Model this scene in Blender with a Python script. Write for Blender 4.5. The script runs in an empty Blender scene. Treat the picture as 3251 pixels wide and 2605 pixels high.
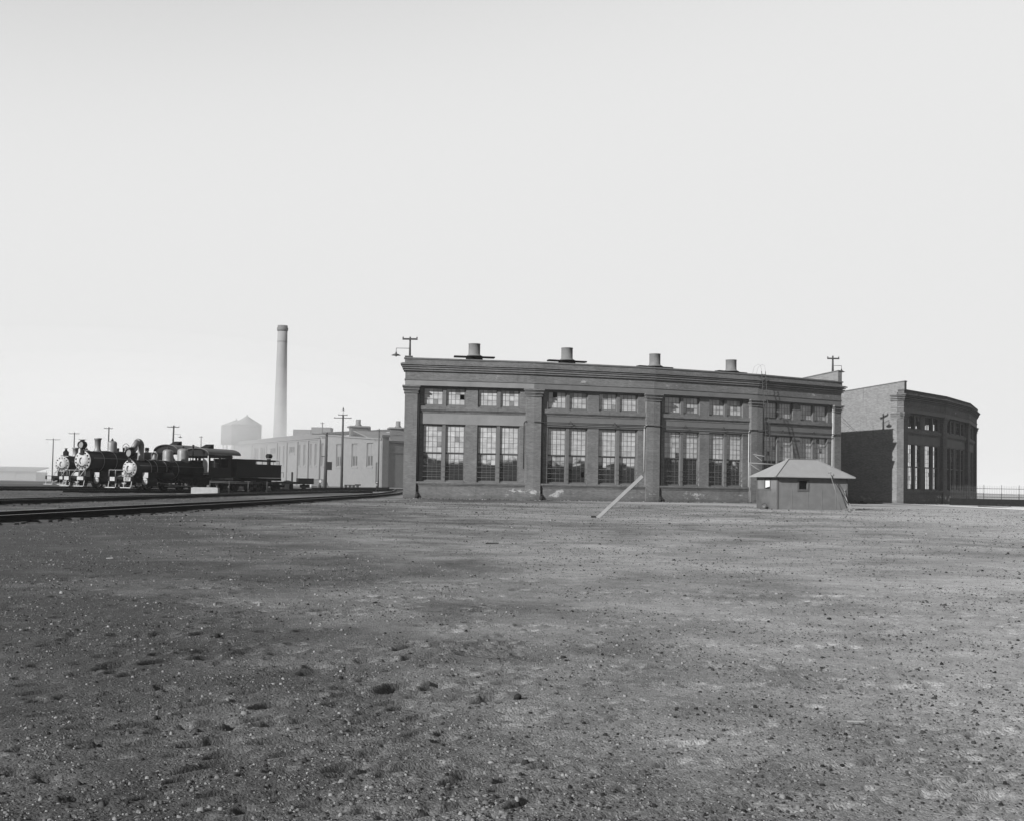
import bpy, bmesh, math, random
import numpy as np
from mathutils import Matrix, Vector
random.seed(7); rng = np.random.default_rng(11)
S = bpy.context.scene
COL = S.collection

# ------------------------------------------------------------------ camera
F_PX, PITCH, ROLL, SHIFT_PX, CAMH = 3656.9, 0.03985, 0.01744, 89.6, 1.1
cam_d = bpy.data.cameras.new("camera"); cam = bpy.data.objects.new("camera", cam_d); COL.objects.link(cam)
cam_d.sensor_fit = 'HORIZONTAL'; cam_d.sensor_width = 36; cam_d.lens = F_PX / 3251 * 36
cam_d.shift_y = SHIFT_PX / 3251; cam_d.clip_start = .05; cam_d.clip_end = 20000
FW = Vector((0, math.cos(PITCH), math.sin(PITCH))); UP0 = Vector((0, -math.sin(PITCH), math.cos(PITCH))); RT0 = Vector((1, 0, 0))
RT = RT0 * math.cos(ROLL) + UP0 * math.sin(ROLL); UP = UP0 * math.cos(ROLL) - RT0 * math.sin(ROLL)
cam.matrix_world = Matrix(((RT.x, UP.x, -FW.x, 0), (RT.y, UP.y, -FW.y, 0), (RT.z, UP.z, -FW.z, CAMH), (0, 0, 0, 1)))
S.camera = cam

def ray(x, y): return FW + RT * ((x - 1625.5) / F_PX) - UP * ((y - 1302.5 - SHIFT_PX) / F_PX)
def gp(x, y, z=0.0):                 # point of the flat ground seen at a pixel of the photograph
    d = ray(x, y); t = (z - CAMH) / d.z; return Vector((d.x * t, d.y * t, z))
def ad(x, y, Y):                     # point at depth Y
    d = ray(x, y); t = Y / d.y; return Vector((d.x * t, Y, CAMH + d.z * t))

# ------------------------------------------------------------------ world, sun, exposure
SUN_AZ, SUN_EL = math.radians(46.3), math.radians(24.8)     # light travels towards +X+Y
SKY_KNEE, SKY_TOP = 1.7, 3.4
w = bpy.data.worlds.new("World"); S.world = w; w.use_nodes = True
nt = w.node_tree; nt.nodes.clear()
sky = nt.nodes.new('ShaderNodeTexSky'); sky.sky_type = 'NISHITA'; sky.sun_disc = False
sky.sun_elevation = SUN_EL; sky.sun_rotation = math.radians(180 + 90 - 46.3); sky.air_density = 1.0; sky.dust_density = 1.0; sky.ozone_density = 1
bw = nt.nodes.new('ShaderNodeRGBToBW'); bg = nt.nodes.new('ShaderNodeBackground'); wo = nt.nodes.new('ShaderNodeOutputWorld')
def wm(op, a, b):        # the shoulder of an orthochromatic plate: bright low sky saturates, the high sky falls away
    o = nt.nodes.new('ShaderNodeMath'); o.operation = op
    for i, v in enumerate((a, b)):
        if isinstance(v, (int, float)): o.inputs[i].default_value = v
        else: nt.links.new(v, o.inputs[i])
    return o.outputs[0]
nt.links.new(sky.outputs[0], bw.inputs[0])
x_ = wm('POWER', wm('DIVIDE', bw.outputs[0], SKY_KNEE), 3.0); e_ = wm('EXPONENT', wm('MULTIPLY', x_, -1.0), 0.0)
nt.links.new(wm('MULTIPLY', wm('SUBTRACT', 1.0, e_), SKY_TOP), bg.inputs[0]); nt.links.new(bg.outputs[0], wo.inputs[0])
bg.inputs[1].default_value = 0.1
sd = bpy.data.lights.new("sun", 'SUN'); so = bpy.data.objects.new("sun", sd); COL.objects.link(so)
sd.energy = 5.0; sd.angle = math.radians(.5)
sv = Vector((math.cos(SUN_EL) * math.cos(SUN_AZ), math.cos(SUN_EL) * math.sin(SUN_AZ), -math.sin(SUN_EL)))
so.rotation_euler = sv.to_track_quat('-Z', 'Y').to_euler()
S.view_settings.view_transform = 'Standard'; S.view_settings.look = 'None'; S.view_settings.exposure = 1.25; S.view_settings.gamma = 1
S.cycles.max_bounces = 8; S.cycles.transparent_max_bounces = 16; S.cycles.volume_bounces = 6

# ------------------------------------------------------------------ materials
def g(v): return (v, v, v, 1)
class NT:
    def __init__(s, name):
        s.m = bpy.data.materials.new(name); s.m.use_nodes = True; s.t = s.m.node_tree
        s.b = s.t.nodes['Principled BSDF']; s.out = s.t.nodes['Material Output']
    def n(s, typ, **kw):
        o = s.t.nodes.new(typ)
        for k, v in kw.items():
            if k.startswith('i_'):
                key = k[2:]; o.inputs[int(key) if key.isdigit() else key.replace('_', ' ')].default_value = v
            else: setattr(o, k, v)
        return o
    def l(s, a, b): s.t.links.new(a, b)
    def val(s, x):
        return x
    def math(s, op, a, b=None, c=None, clamp=False):
        o = s.n('ShaderNodeMath', operation=op, use_clamp=clamp)
        for i, v in enumerate((a, b, c)):
            if v is None: continue
            if isinstance(v, (int, float)): o.inputs[i].default_value = v
            else: s.l(v, o.inputs[i])
        return o.outputs[0]
    def mixf(s, f, a, b):
        o = s.n('ShaderNodeMix', data_type='FLOAT')
        for i, v in zip((0, 2, 3), (f, a, b)):
            if isinstance(v, (int, float)): o.inputs[i].default_value = v
            else: s.l(v, o.inputs[i])
        return o.outputs[0]
    def ramp(s, v, lo, hi, a=0.0, b=1.0):
        o = s.n('ShaderNodeMapRange', interpolation_type='SMOOTHSTEP'); s.l(v, o.inputs[0])
        for i, q in zip((1, 2, 3, 4), (lo, hi, a, b)): o.inputs[i].default_value = q
        return o.outputs[0]
    def noise(s, co, scale, detail=4, rough=.55, dist=0.0):
        o = s.n('ShaderNodeTexNoise'); o.inputs['Scale'].default_value = scale; o.inputs['Detail'].default_value = detail
        o.inputs['Roughness'].default_value = rough; o.inputs['Distortion'].default_value = dist; s.l(co, o.inputs['Vector']); return o.outputs['Fac']
    def coord(s, kind='Object'):
        return s.n('ShaderNodeTexCoord').outputs[kind]
    def mapv(s, v, sc):
        o = s.n('ShaderNodeMapping'); o.inputs['Scale'].default_value = sc; s.l(v, o.inputs[0]); return o.outputs[0]
    def bump(s, h, strength=.5, dist=.01):
        o = s.n('ShaderNodeBump'); o.inputs['Strength'].default_value = strength; o.inputs['Distance'].default_value = dist
        s.l(h, o.inputs['Height']); s.l(o.outputs[0], s.b.inputs['Normal'])
    def base(s, v): 
        if isinstance(v, (int, float)): s.b.inputs['Base Color'].default_value = g(v)
        else: s.l(v, s.b.inputs['Base Color'])

ALB = .447
def simple(name, v, rough=.8, var=.3, scale=3.0, metal=0.0, bump=0.0, spec=.3, fine=25):
    if v > .03: v = v * ALB
    m = NT(name); co = m.coord()
    a = m.noise(co, scale, 5); b = m.noise(co, fine, 3)
    f = m.math('ADD', m.math('MULTIPLY', m.math('SUBTRACT', a, .5), 2 * var), m.math('MULTIPLY', m.math('SUBTRACT', b, .5), var))
    m.base(m.math('MULTIPLY', m.math('ADD', f, 1.0), v))
    m.b.inputs['Roughness'].default_value = rough; m.b.inputs['Metallic'].default_value = metal; m.b.inputs['Specular IOR Level'].default_value = spec
    if bump: m.bump(b, bump, .02)
    return m.m

def brick(name, c, mort, stain=1.0, eff=1.0, dirt=.5, bw_=.21, rh=.068):
    c, mort = c * ALB, mort * ALB
    m = NT(name); uv = m.coord('UV')
    bt = m.n('ShaderNodeTexBrick'); m.l(uv, bt.inputs['Vector'])
    for k, v in (('Color1', g(c * .8)), ('Color2', g(c * 1.22)), ('Mortar', g(mort)), ('Scale', 1.0), ('Mortar Size', .007), ('Mortar Smooth', .2), ('Brick Width', bw_), ('Row Height', rh)):
        bt.inputs[k].default_value = v
    sp = m.n('ShaderNodeSeparateXYZ'); m.l(uv, sp.inputs[0]); z = sp.outputs[1]
    bwn = m.n('ShaderNodeRGBToBW'); m.l(bt.outputs['Color'], bwn.inputs[0]); col = bwn.outputs[0]
    big = m.noise(m.mapv(uv, (.35, .6, 1)), 1.0, 6, .6)
    mid = m.noise(m.mapv(uv, (2.2, 5.0, 1)), 1.0, 5, .65)
    spk = m.noise(uv, 26, 2, .6)
    f = m.math('ADD', m.math('MULTIPLY', m.math('SUBTRACT', big, .5), 2 * dirt), m.math('MULTIPLY', m.math('SUBTRACT', mid, .5), 1.3 * dirt))
    f = m.math('ADD', f, m.math('MULTIPLY', m.math('SUBTRACT', spk, .5), .5))
    col = m.math('MULTIPLY', col, m.math('ADD', f, 1.0), clamp=True)
    # run-off streaks
    st = m.noise(m.mapv(uv, (3.5, .25, 1)), 1.0, 4, .7)
    col = m.math('MULTIPLY', col, m.ramp(st, .56, .74, 1.0, 1.0 - .3 * stain))
    # salts and lime near the base and under the cornice
    e1 = m.noise(m.mapv(uv, (1.1, 1.9, 1)), 1.0, 7, .72)
    zb = m.math('MULTIPLY', m.ramp(z, .05, .35), m.ramp(z, .6, 1.0, 1, 0))
    zc = m.math('MULTIPLY', m.ramp(z, 8.6, 8.8), m.ramp(z, 8.95, 9.2, 1, 0))
    gate = m.ramp(m.noise(m.mapv(uv, (.16, .1, 1)), 1.0, 2), .44, .56)
    zall = m.math('ADD', m.math('MULTIPLY', zb, gate), m.math('MULTIPLY', zc, m.math('MULTIPLY', gate, .6)))
    mask = m.math('MULTIPLY', m.ramp(m.math('ADD', e1, m.math('MULTIPLY', zall, .12)), .63, .72), m.math('ADD', zall, .12), clamp=True)
    col = m.mixf(m.math('MULTIPLY', mask, .65 * eff), col, .30)
    # darker towards the foot
    col = m.math('MULTIPLY', col, m.ramp(z, .0, .45, .72, 1.0))
    m.base(col); m.b.inputs['Roughness'].default_value = .9; m.b.inputs['Specular IOR Level'].default_value = .15
    bwh = m.math('ADD', m.math('MULTIPLY', bt.outputs['Fac'], -1), m.math('MULTIPLY', spk, .6))
    m.bump(bwh, .5, .008)
    return m.m

M = {}
M['brick'] = brick('sooty_brick', .15, .20)
M['brick_shade'] = brick('shade_darkened_brick', .12, .15, dirt=.5)  # darker copy of the brick, shade painted into the right section's front
M['brick_side'] = brick('side_wall_brick', .20, .25, eff=.5, dirt=.25)
M['brick2'] = brick('shop_brick', .40, .44, dirt=.12, eff=.3)
M['brick_dark'] = brick('dark_brick', .15, .17, dirt=.2, eff=.3)
M['render'] = simple('lime_washed_masonry', .23, .9, .3, 1.2, bump=.1)
M['render2'] = simple('grimy_masonry', .15, .9, .3, 1.2, bump=.1)
M['sash'] = simple('painted_sash', .11, .7, .25, 2)
M['frame'] = simple('weathered_window_timber', .14, .8, .3, 3)
M['black'] = simple('black_engine_paint', .005, .5, .6, 2.0, spec=.07)
M['blackmatt'] = simple('sooty_iron', .007, .9, .5, 3, spec=.05)
M['silver'] = simple('aluminium_graphite_and_sunlit_cab', .40, .6, .45, 5, fine=14)
M['pale'] = simple('pale_painted_steel', .40, .7, .3, 4)
M['dome'] = simple('grey_dome_casing', .20, .45, .5, 4)
M['rail'] = simple('rusty_rail_side', .010, .8, .3, 8, spec=.08)
M['railtop'] = simple('worn_rail_head', .30, .4, .2, 6, spec=.5)
M['tie'] = simple('old_timber_tie', .05, .9, .5, 3, bump=.4)
M['wood'] = simple('weathered_timber', .19, .85, .35, 3, bump=.3, fine=40)
M['woodpale'] = simple('bleached_plank', .24, .85, .25, 3, bump=.3, fine=40)
M['pole'] = simple('creosoted_pole', .05, .9, .4, 2, bump=.2)
M['tarp'] = simple('tar_paper_wall', .175, .85, .35, 2.2, bump=.25, fine=60)
M['felt'] = simple('roofing_felt', .30, .9, .18, 2.0, bump=.4, fine=70)
M['trim'] = simple('dark_trim_board', .10, .8, .2, 4)
M['roof'] = simple('dark_roofing', .05, .9, .3, 1.5)
M['jack'] = simple('cement_smoke_jack', .17, .9, .45, 2)
M['iron'] = simple('dark_iron', .012, .8, .3, 5, spec=.1)
M['pipe'] = simple('pale_pipe', .45, .6, .3, 5)
M['greyiron'] = simple('grey_iron_conduit', .12, .7, .3, 5)
M['cladding'] = simple('pale_clapboard', .19, .85, .25, 1.0)
M['lamp'] = simple('dark_enamel_shade', .03, .4, .3, 5)
M['tank'] = simple('tank_staves', .08, .85, .2, 2)
M['conc'] = simple('chimney_masonry', .26, .9, .12, .25)
M['white'] = simple('white_enamel', .75, .5, .1, 3)
def stones_mat():
    m = NT('cinder_stone'); ge = m.n('ShaderNodeNewGeometry'); rr = m.math('POWER', ge.outputs['Random Per Island'], 1.7)
    m.base(m.math('ADD', m.math('MULTIPLY', rr, .12), .008)); m.b.inputs['Roughness'].default_value = .95; m.b.inputs['Specular IOR Level'].default_value = .1
    return m.m
M['stone'] = stones_mat()

def glass_dirty(name):
    # old factory glass: chalky film with dark bare patches low down; per pane tone
    m = NT(name); uv = m.coord('UV')
    sp = m.n('ShaderNodeSeparateXYZ'); m.l(uv, sp.inputs[0]); z = sp.outputs[1]
    at = m.n('ShaderNodeAttribute', attribute_name='pane'); pv = at.outputs['Fac']
    n1 = m.noise(m.mapv(uv, (.55, 1.7, 1)), 1.0, 6, .6, .6); n2 = m.noise(m.mapv(uv, (1.6, 2.6, 1)), 1.0, 5, .6)
    at2 = m.n('ShaderNodeAttribute', attribute_name='film'); film = at2.outputs['Fac']
    hgt = m.ramp(z, 1.7, 3.7, -.75, .62)
    q = m.math('ADD', m.math('ADD', hgt, film), m.math('MULTIPLY', m.math('SUBTRACT', n1, .5), 2.2))
    q = m.math('ADD', q, m.math('MULTIPLY', m.math('SUBTRACT', pv, .5), .22))
    up = m.ramp(z, 3.28, 3.30)
    q = m.math('ADD', q, m.math('MULTIPLY', up, .35))
    k = m.ramp(q, -.15, .35)
    tone = m.math('MULTIPLY', m.ramp(n2, .3, .7, .75, 1.1), m.math('ADD', .9, m.math('MULTIPLY', pv, .16)))
    col = m.mixf(k, .012, m.math('MULTIPLY', tone, .23))
    m.base(col); m.b.inputs['Roughness'].default_value = .12; m.b.inputs['Specular IOR Level'].default_value = .25
    return m.m
M['glass'] = glass_dirty('chalky_factory_glass')
def glass_clear(name):
    m = NT(name); t = m.n('ShaderNodeBsdfTransparent'); t.inputs[0].default_value = g(.85)
    m.b.inputs['Base Color'].default_value = g(.02); m.b.inputs['Roughness'].default_value = .15
    mx = m.n('ShaderNodeMixShader'); at = m.n('ShaderNodeAttribute', attribute_name='pane')
    m.l(m.ramp(at.outputs['Fac'], .80, .97, .10, .55), mx.inputs[0]); m.l(t.outputs[0], mx.inputs[1]); m.l(m.b.outputs[0], mx.inputs[2]); m.l(mx.outputs[0], m.out.inputs[0])
    return m.m
M['glass_clear'] = glass_clear('thin_clear_glass')
def ground_mat():
    m = NT('cinder_ground'); co = m.coord()
    sp = m.n('ShaderNodeSeparateXYZ'); m.l(co, sp.inputs[0]); X, Y = sp.outputs[0], sp.outputs[1]
    big = m.noise(co, .07, 5, .55, .4); mid = m.noise(co, .55, 5, .6, .3); sm = m.noise(co, 3.2, 5, .65)
    ag = m.math('DIVIDE', X, m.math('ADD', m.math('ABSOLUTE', Y), 6.0))
    side = m.ramp(ag, -.45, .42, 0.0, 1.0)          # cinders give way to dusty loam on one side of the yard
    k = m.math('ADD', m.math('MULTIPLY', side, .55), m.math('MULTIPLY', m.math('SUBTRACT', big, .5), 1.5))
    k = m.math('ADD', k, m.math('MULTIPLY', m.math('SUBTRACT', mid, .5), .9))
    tone = m.ramp(k, -.05, .8, .036, .225)
    tone = m.math('MULTIPLY', tone, m.ramp(sm, .25, .75, .8, 1.2))
    # grains
    v1 = m.n('ShaderNodeTexVoronoi'); v1.inputs['Scale'].default_value = 85; m.l(co, v1.inputs['Vector'])
    v2 = m.n('ShaderNodeTexVoronoi'); v2.inputs['Scale'].default_value = 38; m.l(co, v2.inputs['Vector'])
    v3 = m.n('ShaderNodeTexVoronoi'); v3.inputs['Scale'].default_value = 6.5; m.l(co, v3.inputs['Vector'])
    fine = m.noise(co, 150, 3, .7)
    c1 = m.n('ShaderNodeRGBToBW'); m.l(v1.outputs['Color'], c1.inputs[0])
    c2 = m.n('ShaderNodeRGBToBW'); m.l(v2.outputs['Color'], c2.inputs[0])
    c3 = m.n('ShaderNodeRGBToBW'); m.l(v3.outputs['Color'], c3.inputs[0])
    gr = m.math('ADD', m.math('MULTIPLY', m.math('SUBTRACT', c1.outputs[0], .5), .6), m.math('MULTIPLY', m.math('SUBTRACT', c2.outputs[0], .5), .35))
    gr = m.math('ADD', gr, m.math('MULTIPLY', m.math('SUBTRACT', fine, .5), .9))
    gr = m.math('ADD', gr, m.math('MULTIPLY', m.math('SUBTRACT', c3.outputs[0], .5), .04))
    tone = m.math('MULTIPLY', tone, m.math('ADD', 1.0, gr), clamp=True)
    # pale chips and black coal bits
    tone = m.mixf(m.math('MULTIPLY', m.ramp(c1.outputs[0], .88, .92), .45), tone, .19)
    tone = m.mixf(m.ramp(c3.outputs[0], .10, .085, 0, .0), tone, .02)
    m.base(tone); m.b.inputs['Roughness'].default_value = .97; m.b.inputs['Specular IOR Level'].default_value = .1
    h = m.math('ADD', m.math('MULTIPLY', v1.outputs['Distance'], -.5), m.math('MULTIPLY', fine, .7))
    h = m.math('ADD', h, m.math('MULTIPLY', v2.outputs['Distance'], -.3))
    h = m.math('ADD', h, m.math('MULTIPLY', m.noise(co, 9, 4, .6), .3))
    m.bump(h, .8, .013)
    return m.m
M['ground'] = ground_mat()

# ------------------------------------------------------------------ mesh builder
class MB:
    def __init__(s, f=None): s.v = []; s.f = []; s.mi = []; s.map = f; s.k = 0; s.sm = []; s.smooth = False
    def pt(s, p): 
        p = s.map(p) if s.map else Vector(p)
        s.v.append((p[0], p[1], p[2])); return len(s.v) - 1
    def face(s, pts):
        s.f.append([s.pt(p) for p in pts]); s.mi.append(s.k); s.sm.append(False)
    def box(s, x0, x1, y0, y1, z0, z1, skip=''):
        c = [s.pt(p) for p in ((x0, y0, z0), (x1, y0, z0), (x1, y1, z0), (x0, y1, z0), (x0, y0, z1), (x1, y0, z1), (x1, y1, z1), (x0, y1, z1))]
        F = {'b': (0, 3, 2, 1), 't': (4, 5, 6, 7), 'f': (0, 1, 5, 4), 'k': (2, 3, 7, 6), 'r': (1, 2, 6, 5), 'l': (3, 0, 4, 7)}
        for q, ix in F.items():
            if q in skip: continue
            s.f.append([c[i] for i in ix]); s.mi.append(s.k); s.sm.append(False)
    def hexa(s, P):      # 8 points, bottom ring then top ring
        c = [s.pt(p) for p in P]
        for ix in ((0, 3, 2, 1), (4, 5, 6, 7), (0, 1, 5, 4), (2, 3, 7, 6), (1, 2, 6, 5), (3, 0, 4, 7)):
            s.f.append([c[i] for i in ix]); s.mi.append(s.k); s.sm.append(False)
    def lathe(s, prof, c=(0, 0, 0), ax='z', n=20, cap=True):
        c = Vector(c); a = {'z': (Vector((1, 0, 0)), Vector((0, 1, 0)), Vector((0, 0, 1))), 'x': (Vector((0, 1, 0)), Vector((0, 0, 1)), Vector((1, 0, 0))), 'y': (Vector((0, 0, 1)), Vector((1, 0, 0)), Vector((0, 1, 0)))}[ax] if isinstance(ax, str) else ax
        rings = []
        for r, t in prof:
            rings.append([s.pt(c + a[2] * t + a[0] * (r * math.cos(2 * math.pi * i / n)) + a[1] * (r * math.sin(2 * math.pi * i / n))) for i in range(n)])
        for A, B in zip(rings, rings[1:]):
            for i in range(n):
                j = (i + 1) % n; s.f.append([A[i], A[j], B[j], B[i]]); s.mi.append(s.k); s.sm.append(True)
        if cap:
            s.f.append(rings[0][::-1]); s.f.append(rings[-1][:]); s.mi += [s.k] * 2; s.sm += [False] * 2
    def tube(s, p, q, r, r2=None, n=8):
        p, q = Vector(p), Vector(q); d = (q - p); L = d.length
        if L < 1e-6: return
        d.normalize(); u = d.orthogonal().normalized(); v = d.cross(u)
        s.lathe([(r, 0), (r if r2 is None else r2, L)], p, (u, v, d), n)
    def path(s, pts, r, n=6):
        for a, b in zip(pts, pts[1:]): s.tube(a, b, r, n=n)
    def bar(s, p, q, wd, th, up=(0, 0, 1)):
        p, q = Vector(p), Vector(q); d = (q - p).normalized(); sd_ = d.cross(Vector(up)).normalized(); u = sd_.cross(d)
        P = []
        for e in (p, q): pass
        a, b = sd_ * wd / 2, u * th / 2
        s.hexa([p - a - b, p + a - b, q + a - b, q - a - b, p - a + b, p + a + b, q + a + b, q - a + b])
    def build(s, name, mats, parent=None, uv=True, world=False, bevel=0):
        me = bpy.data.meshes.new(name)
        off = Vector((0, 0, 0))
        if world and parent is not None:
            p = parent
            while p is not None: off = off + p.location; p = p.parent
        V = [(a - off.x, b - off.y, c - off.z) for a, b, c in s.v]
        me.from_pydata(V, [], s.f); 
        if not isinstance(mats, (list, tuple)): mats = [mats]
        for q in mats: me.materials.append(q)
        for i, p in enumerate(me.polygons):
            p.material_index = s.mi[i]; p.use_smooth = s.sm[i]
        if uv and s.f:
            ul = me.uv_layers.new(name='UVMap')
            for p in me.polygons:
                n = p.normal
                for li in p.loop_indices:
                    c = V[me.loops[li].vertex_index]
                    cz = c[2] + off.z
                    if abs(n.z) < .7:
                        t = Vector((-n.y, n.x, 0)).normalized(); ul.data[li].uv = (c[0] * t.x + c[1] * t.y, cz)
                    else: ul.data[li].uv = (c[0], c[1])
        o = bpy.data.objects.new(name, me); COL.objects.link(o)
        if parent: o.parent = parent
        return o

def thing(name, label, cat, loc=(0, 0, 0), rotz=0, group=None):
    o = bpy.data.objects.new(name, None); COL.objects.link(o); o.empty_display_size = .3
    o.location = loc; o.rotation_euler = (0, 0, rotz); o['label'] = label; o['category'] = cat
    if group: o['group'] = group
    return o
def tag(o, label=None, cat=None, group=None, kind=None):
    if label: o['label'] = label
    if cat: o['category'] = cat
    if group: o['group'] = group
    if kind: o['kind'] = kind
    return o
def copy_tree(o, parent=None):
    c = o.copy(); COL.objects.link(c); c.parent = parent
    for ch in list(o.children): copy_tree(ch, c)
    return c

# ------------------------------------------------------------------ ground
def vnoise(x, y, seed):
    r = np.random.default_rng(seed); T = r.random((256, 256))
    xi = np.floor(x).astype(np.int64); yi = np.floor(y).astype(np.int64); fx = x - xi; fy = y - yi
    fx = fx * fx * (3 - 2 * fx); fy = fy * fy * (3 - 2 * fy)
    a = T[xi & 255, yi & 255]; b = T[(xi + 1) & 255, yi & 255]; c = T[xi & 255, (yi + 1) & 255]; d = T[(xi + 1) & 255, (yi + 1) & 255]
    return (a * (1 - fx) + b * fx) * (1 - fy) + (c * (1 - fx) + d * fx) * fy - .5
def build_ground():
    D = [-4000., -600., -60., -8., -1., .8, 1.6]
    d = 2.2
    while d < 62: D.append(d); d *= 1.0037
    while d < 9000: D.append(d); d *= 1.07
    D = np.array(D); nr = len(D)
    ni = 860
    t = np.linspace(-1, 1, ni)
    ext = np.array([1.15, 1.5, 2.4, 5, 12, 40, 200, 1200])
    XX = []
    hw = np.where(D > 0, .475 * np.abs(D) + .6, .475 * np.abs(D) + .6); hw = np.minimum(hw, 60)
    for j in range(nr):
        inner = t * hw[j]; o = hw[j] * ext
        o = np.minimum(o, 9000 + ext)
        if D[j] > 60 or D[j] < 0: o[-1] = 9000
        XX.append(np.concatenate([-o[::-1], inner, o]))
    X = np.array(XX); nc = X.shape[1]; Y = np.repeat(D[:, None], nc, 1)
    fade = np.clip((62 - Y) / 25, 0, 1) * np.clip((Y - .5) / 1, 0, 1)
    fn = np.clip((26 - Y) / 14, 0, 1)
    Z = fade * (vnoise(X * .35, Y * .35, 1) * .04 + vnoise(X * 1.1 + 9, Y * 1.1, 2) * .014)
    Z += fade * (vnoise(X * 3.1, Y * 3.1 + 5, 3) * .006 + vnoise(X * 7.3, Y * 7.3, 4) * .004)
    Z += fn * (vnoise(X * 17, Y * 17, 5) * .004 + vnoise(X * 41, Y * 41, 6) * .004)
    # hoof and heel prints, scattered and in loose lines
    r = np.random.default_rng(5); prints = []
    for i in range(620):
        yy = 2.9 * (14 / 2.9) ** r.random(); xx = (r.random() * 2 - 1) * .46 * yy
        if xx / yy > .1 and r.random() < .45: continue
        prints.append((xx, yy, r.uniform(.03, .075), r.uniform(.5, 1.1)))
    for ln in range(44):
        yy = 3.0 * (12 / 3.0) ** r.random(); xx = (r.random() * 2 - 1) * .42 * yy; a = r.uniform(.1, .55)
        for k in range(r.integers(4, 9)):
            xx += r.uniform(.16, .34) * math.cos(a); yy += r.uniform(.16, .34) * math.sin(a)
            prints.append((xx, yy, r.uniform(.05, .10), r.uniform(.9, 1.7)))
    for (px, py, s_, dp) in prints:
        if px / py > .02: dp *= .4; s_ *= .7
        if py < 4.2: s_ *= .75; dp *= .7
        j0, j1 = np.searchsorted(D, [py - .35, py + .35])
        if j1 <= j0: continue
        a = r.uniform(.35, 1.0); L, W = s_ * r.uniform(1.0, 2.0), max(s_ * r.uniform(.3, .55), .006 * py)
        dx = X[j0:j1] - px; dy = Y[j0:j1] - py
        u = dx * math.cos(a) + dy * math.sin(a); v = -dx * math.sin(a) + dy * math.cos(a)
        q = (u / L) ** 2 + (v / W) ** 2
        Z[j0:j1] += dp * (-.044 * np.exp(-q ** 2) + .006 * np.exp(-((np.sqrt(q) - 1.5) / .45) ** 2))
    global GH, GHV
    def GHV(x, y):
        j = np.clip(np.searchsorted(D, y) - 1, 0, nr - 2); i = 8 + np.clip(((x / hw[j] + 1) / 2 * (ni - 1)).astype(int), 0, ni - 2)
        return np.minimum(np.minimum(Z[j, i], Z[j, i + 1]), np.minimum(Z[j + 1, i], Z[j + 1, i + 1]))
    def GH(x, y):
        j = min(max(int(np.searchsorted(D, y)) - 1, 0), nr - 2); i = min(max(int(np.searchsorted(X[j], x)) - 1, 0), nc - 2)
        return float(min(Z[j, i], Z[j, i + 1], Z[j + 1, i], Z[j + 1, i + 1]))
    me = bpy.data.meshes.new('ground')
    n = nr * nc; co = np.stack([X, Y, Z], -1).reshape(-1, 3).astype(np.float32)
    me.vertices.add(n); me.vertices.foreach_set('co', co.ravel())
    idx = np.arange(n).reshape(nr, nc); q = np.stack([idx[:-1, :-1], idx[:-1, 1:], idx[1:, 1:], idx[1:, :-1]], -1).reshape(-1, 4)
    me.loops.add(q.size); me.loops.foreach_set('vertex_index', q.ravel().astype(np.int32))
    me.polygons.add(len(q)); me.polygons.foreach_set('loop_start', np.arange(0, q.size, 4, dtype=np.int32)); 
    me.polygons.foreach_set('use_smooth', np.ones(len(q), dtype=bool))
    me.update(); me.materials.append(M['ground'])
    o = bpy.data.objects.new('ground', me); COL.objects.link(o); o['kind'] = 'structure'
    return o
build_ground()

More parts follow.
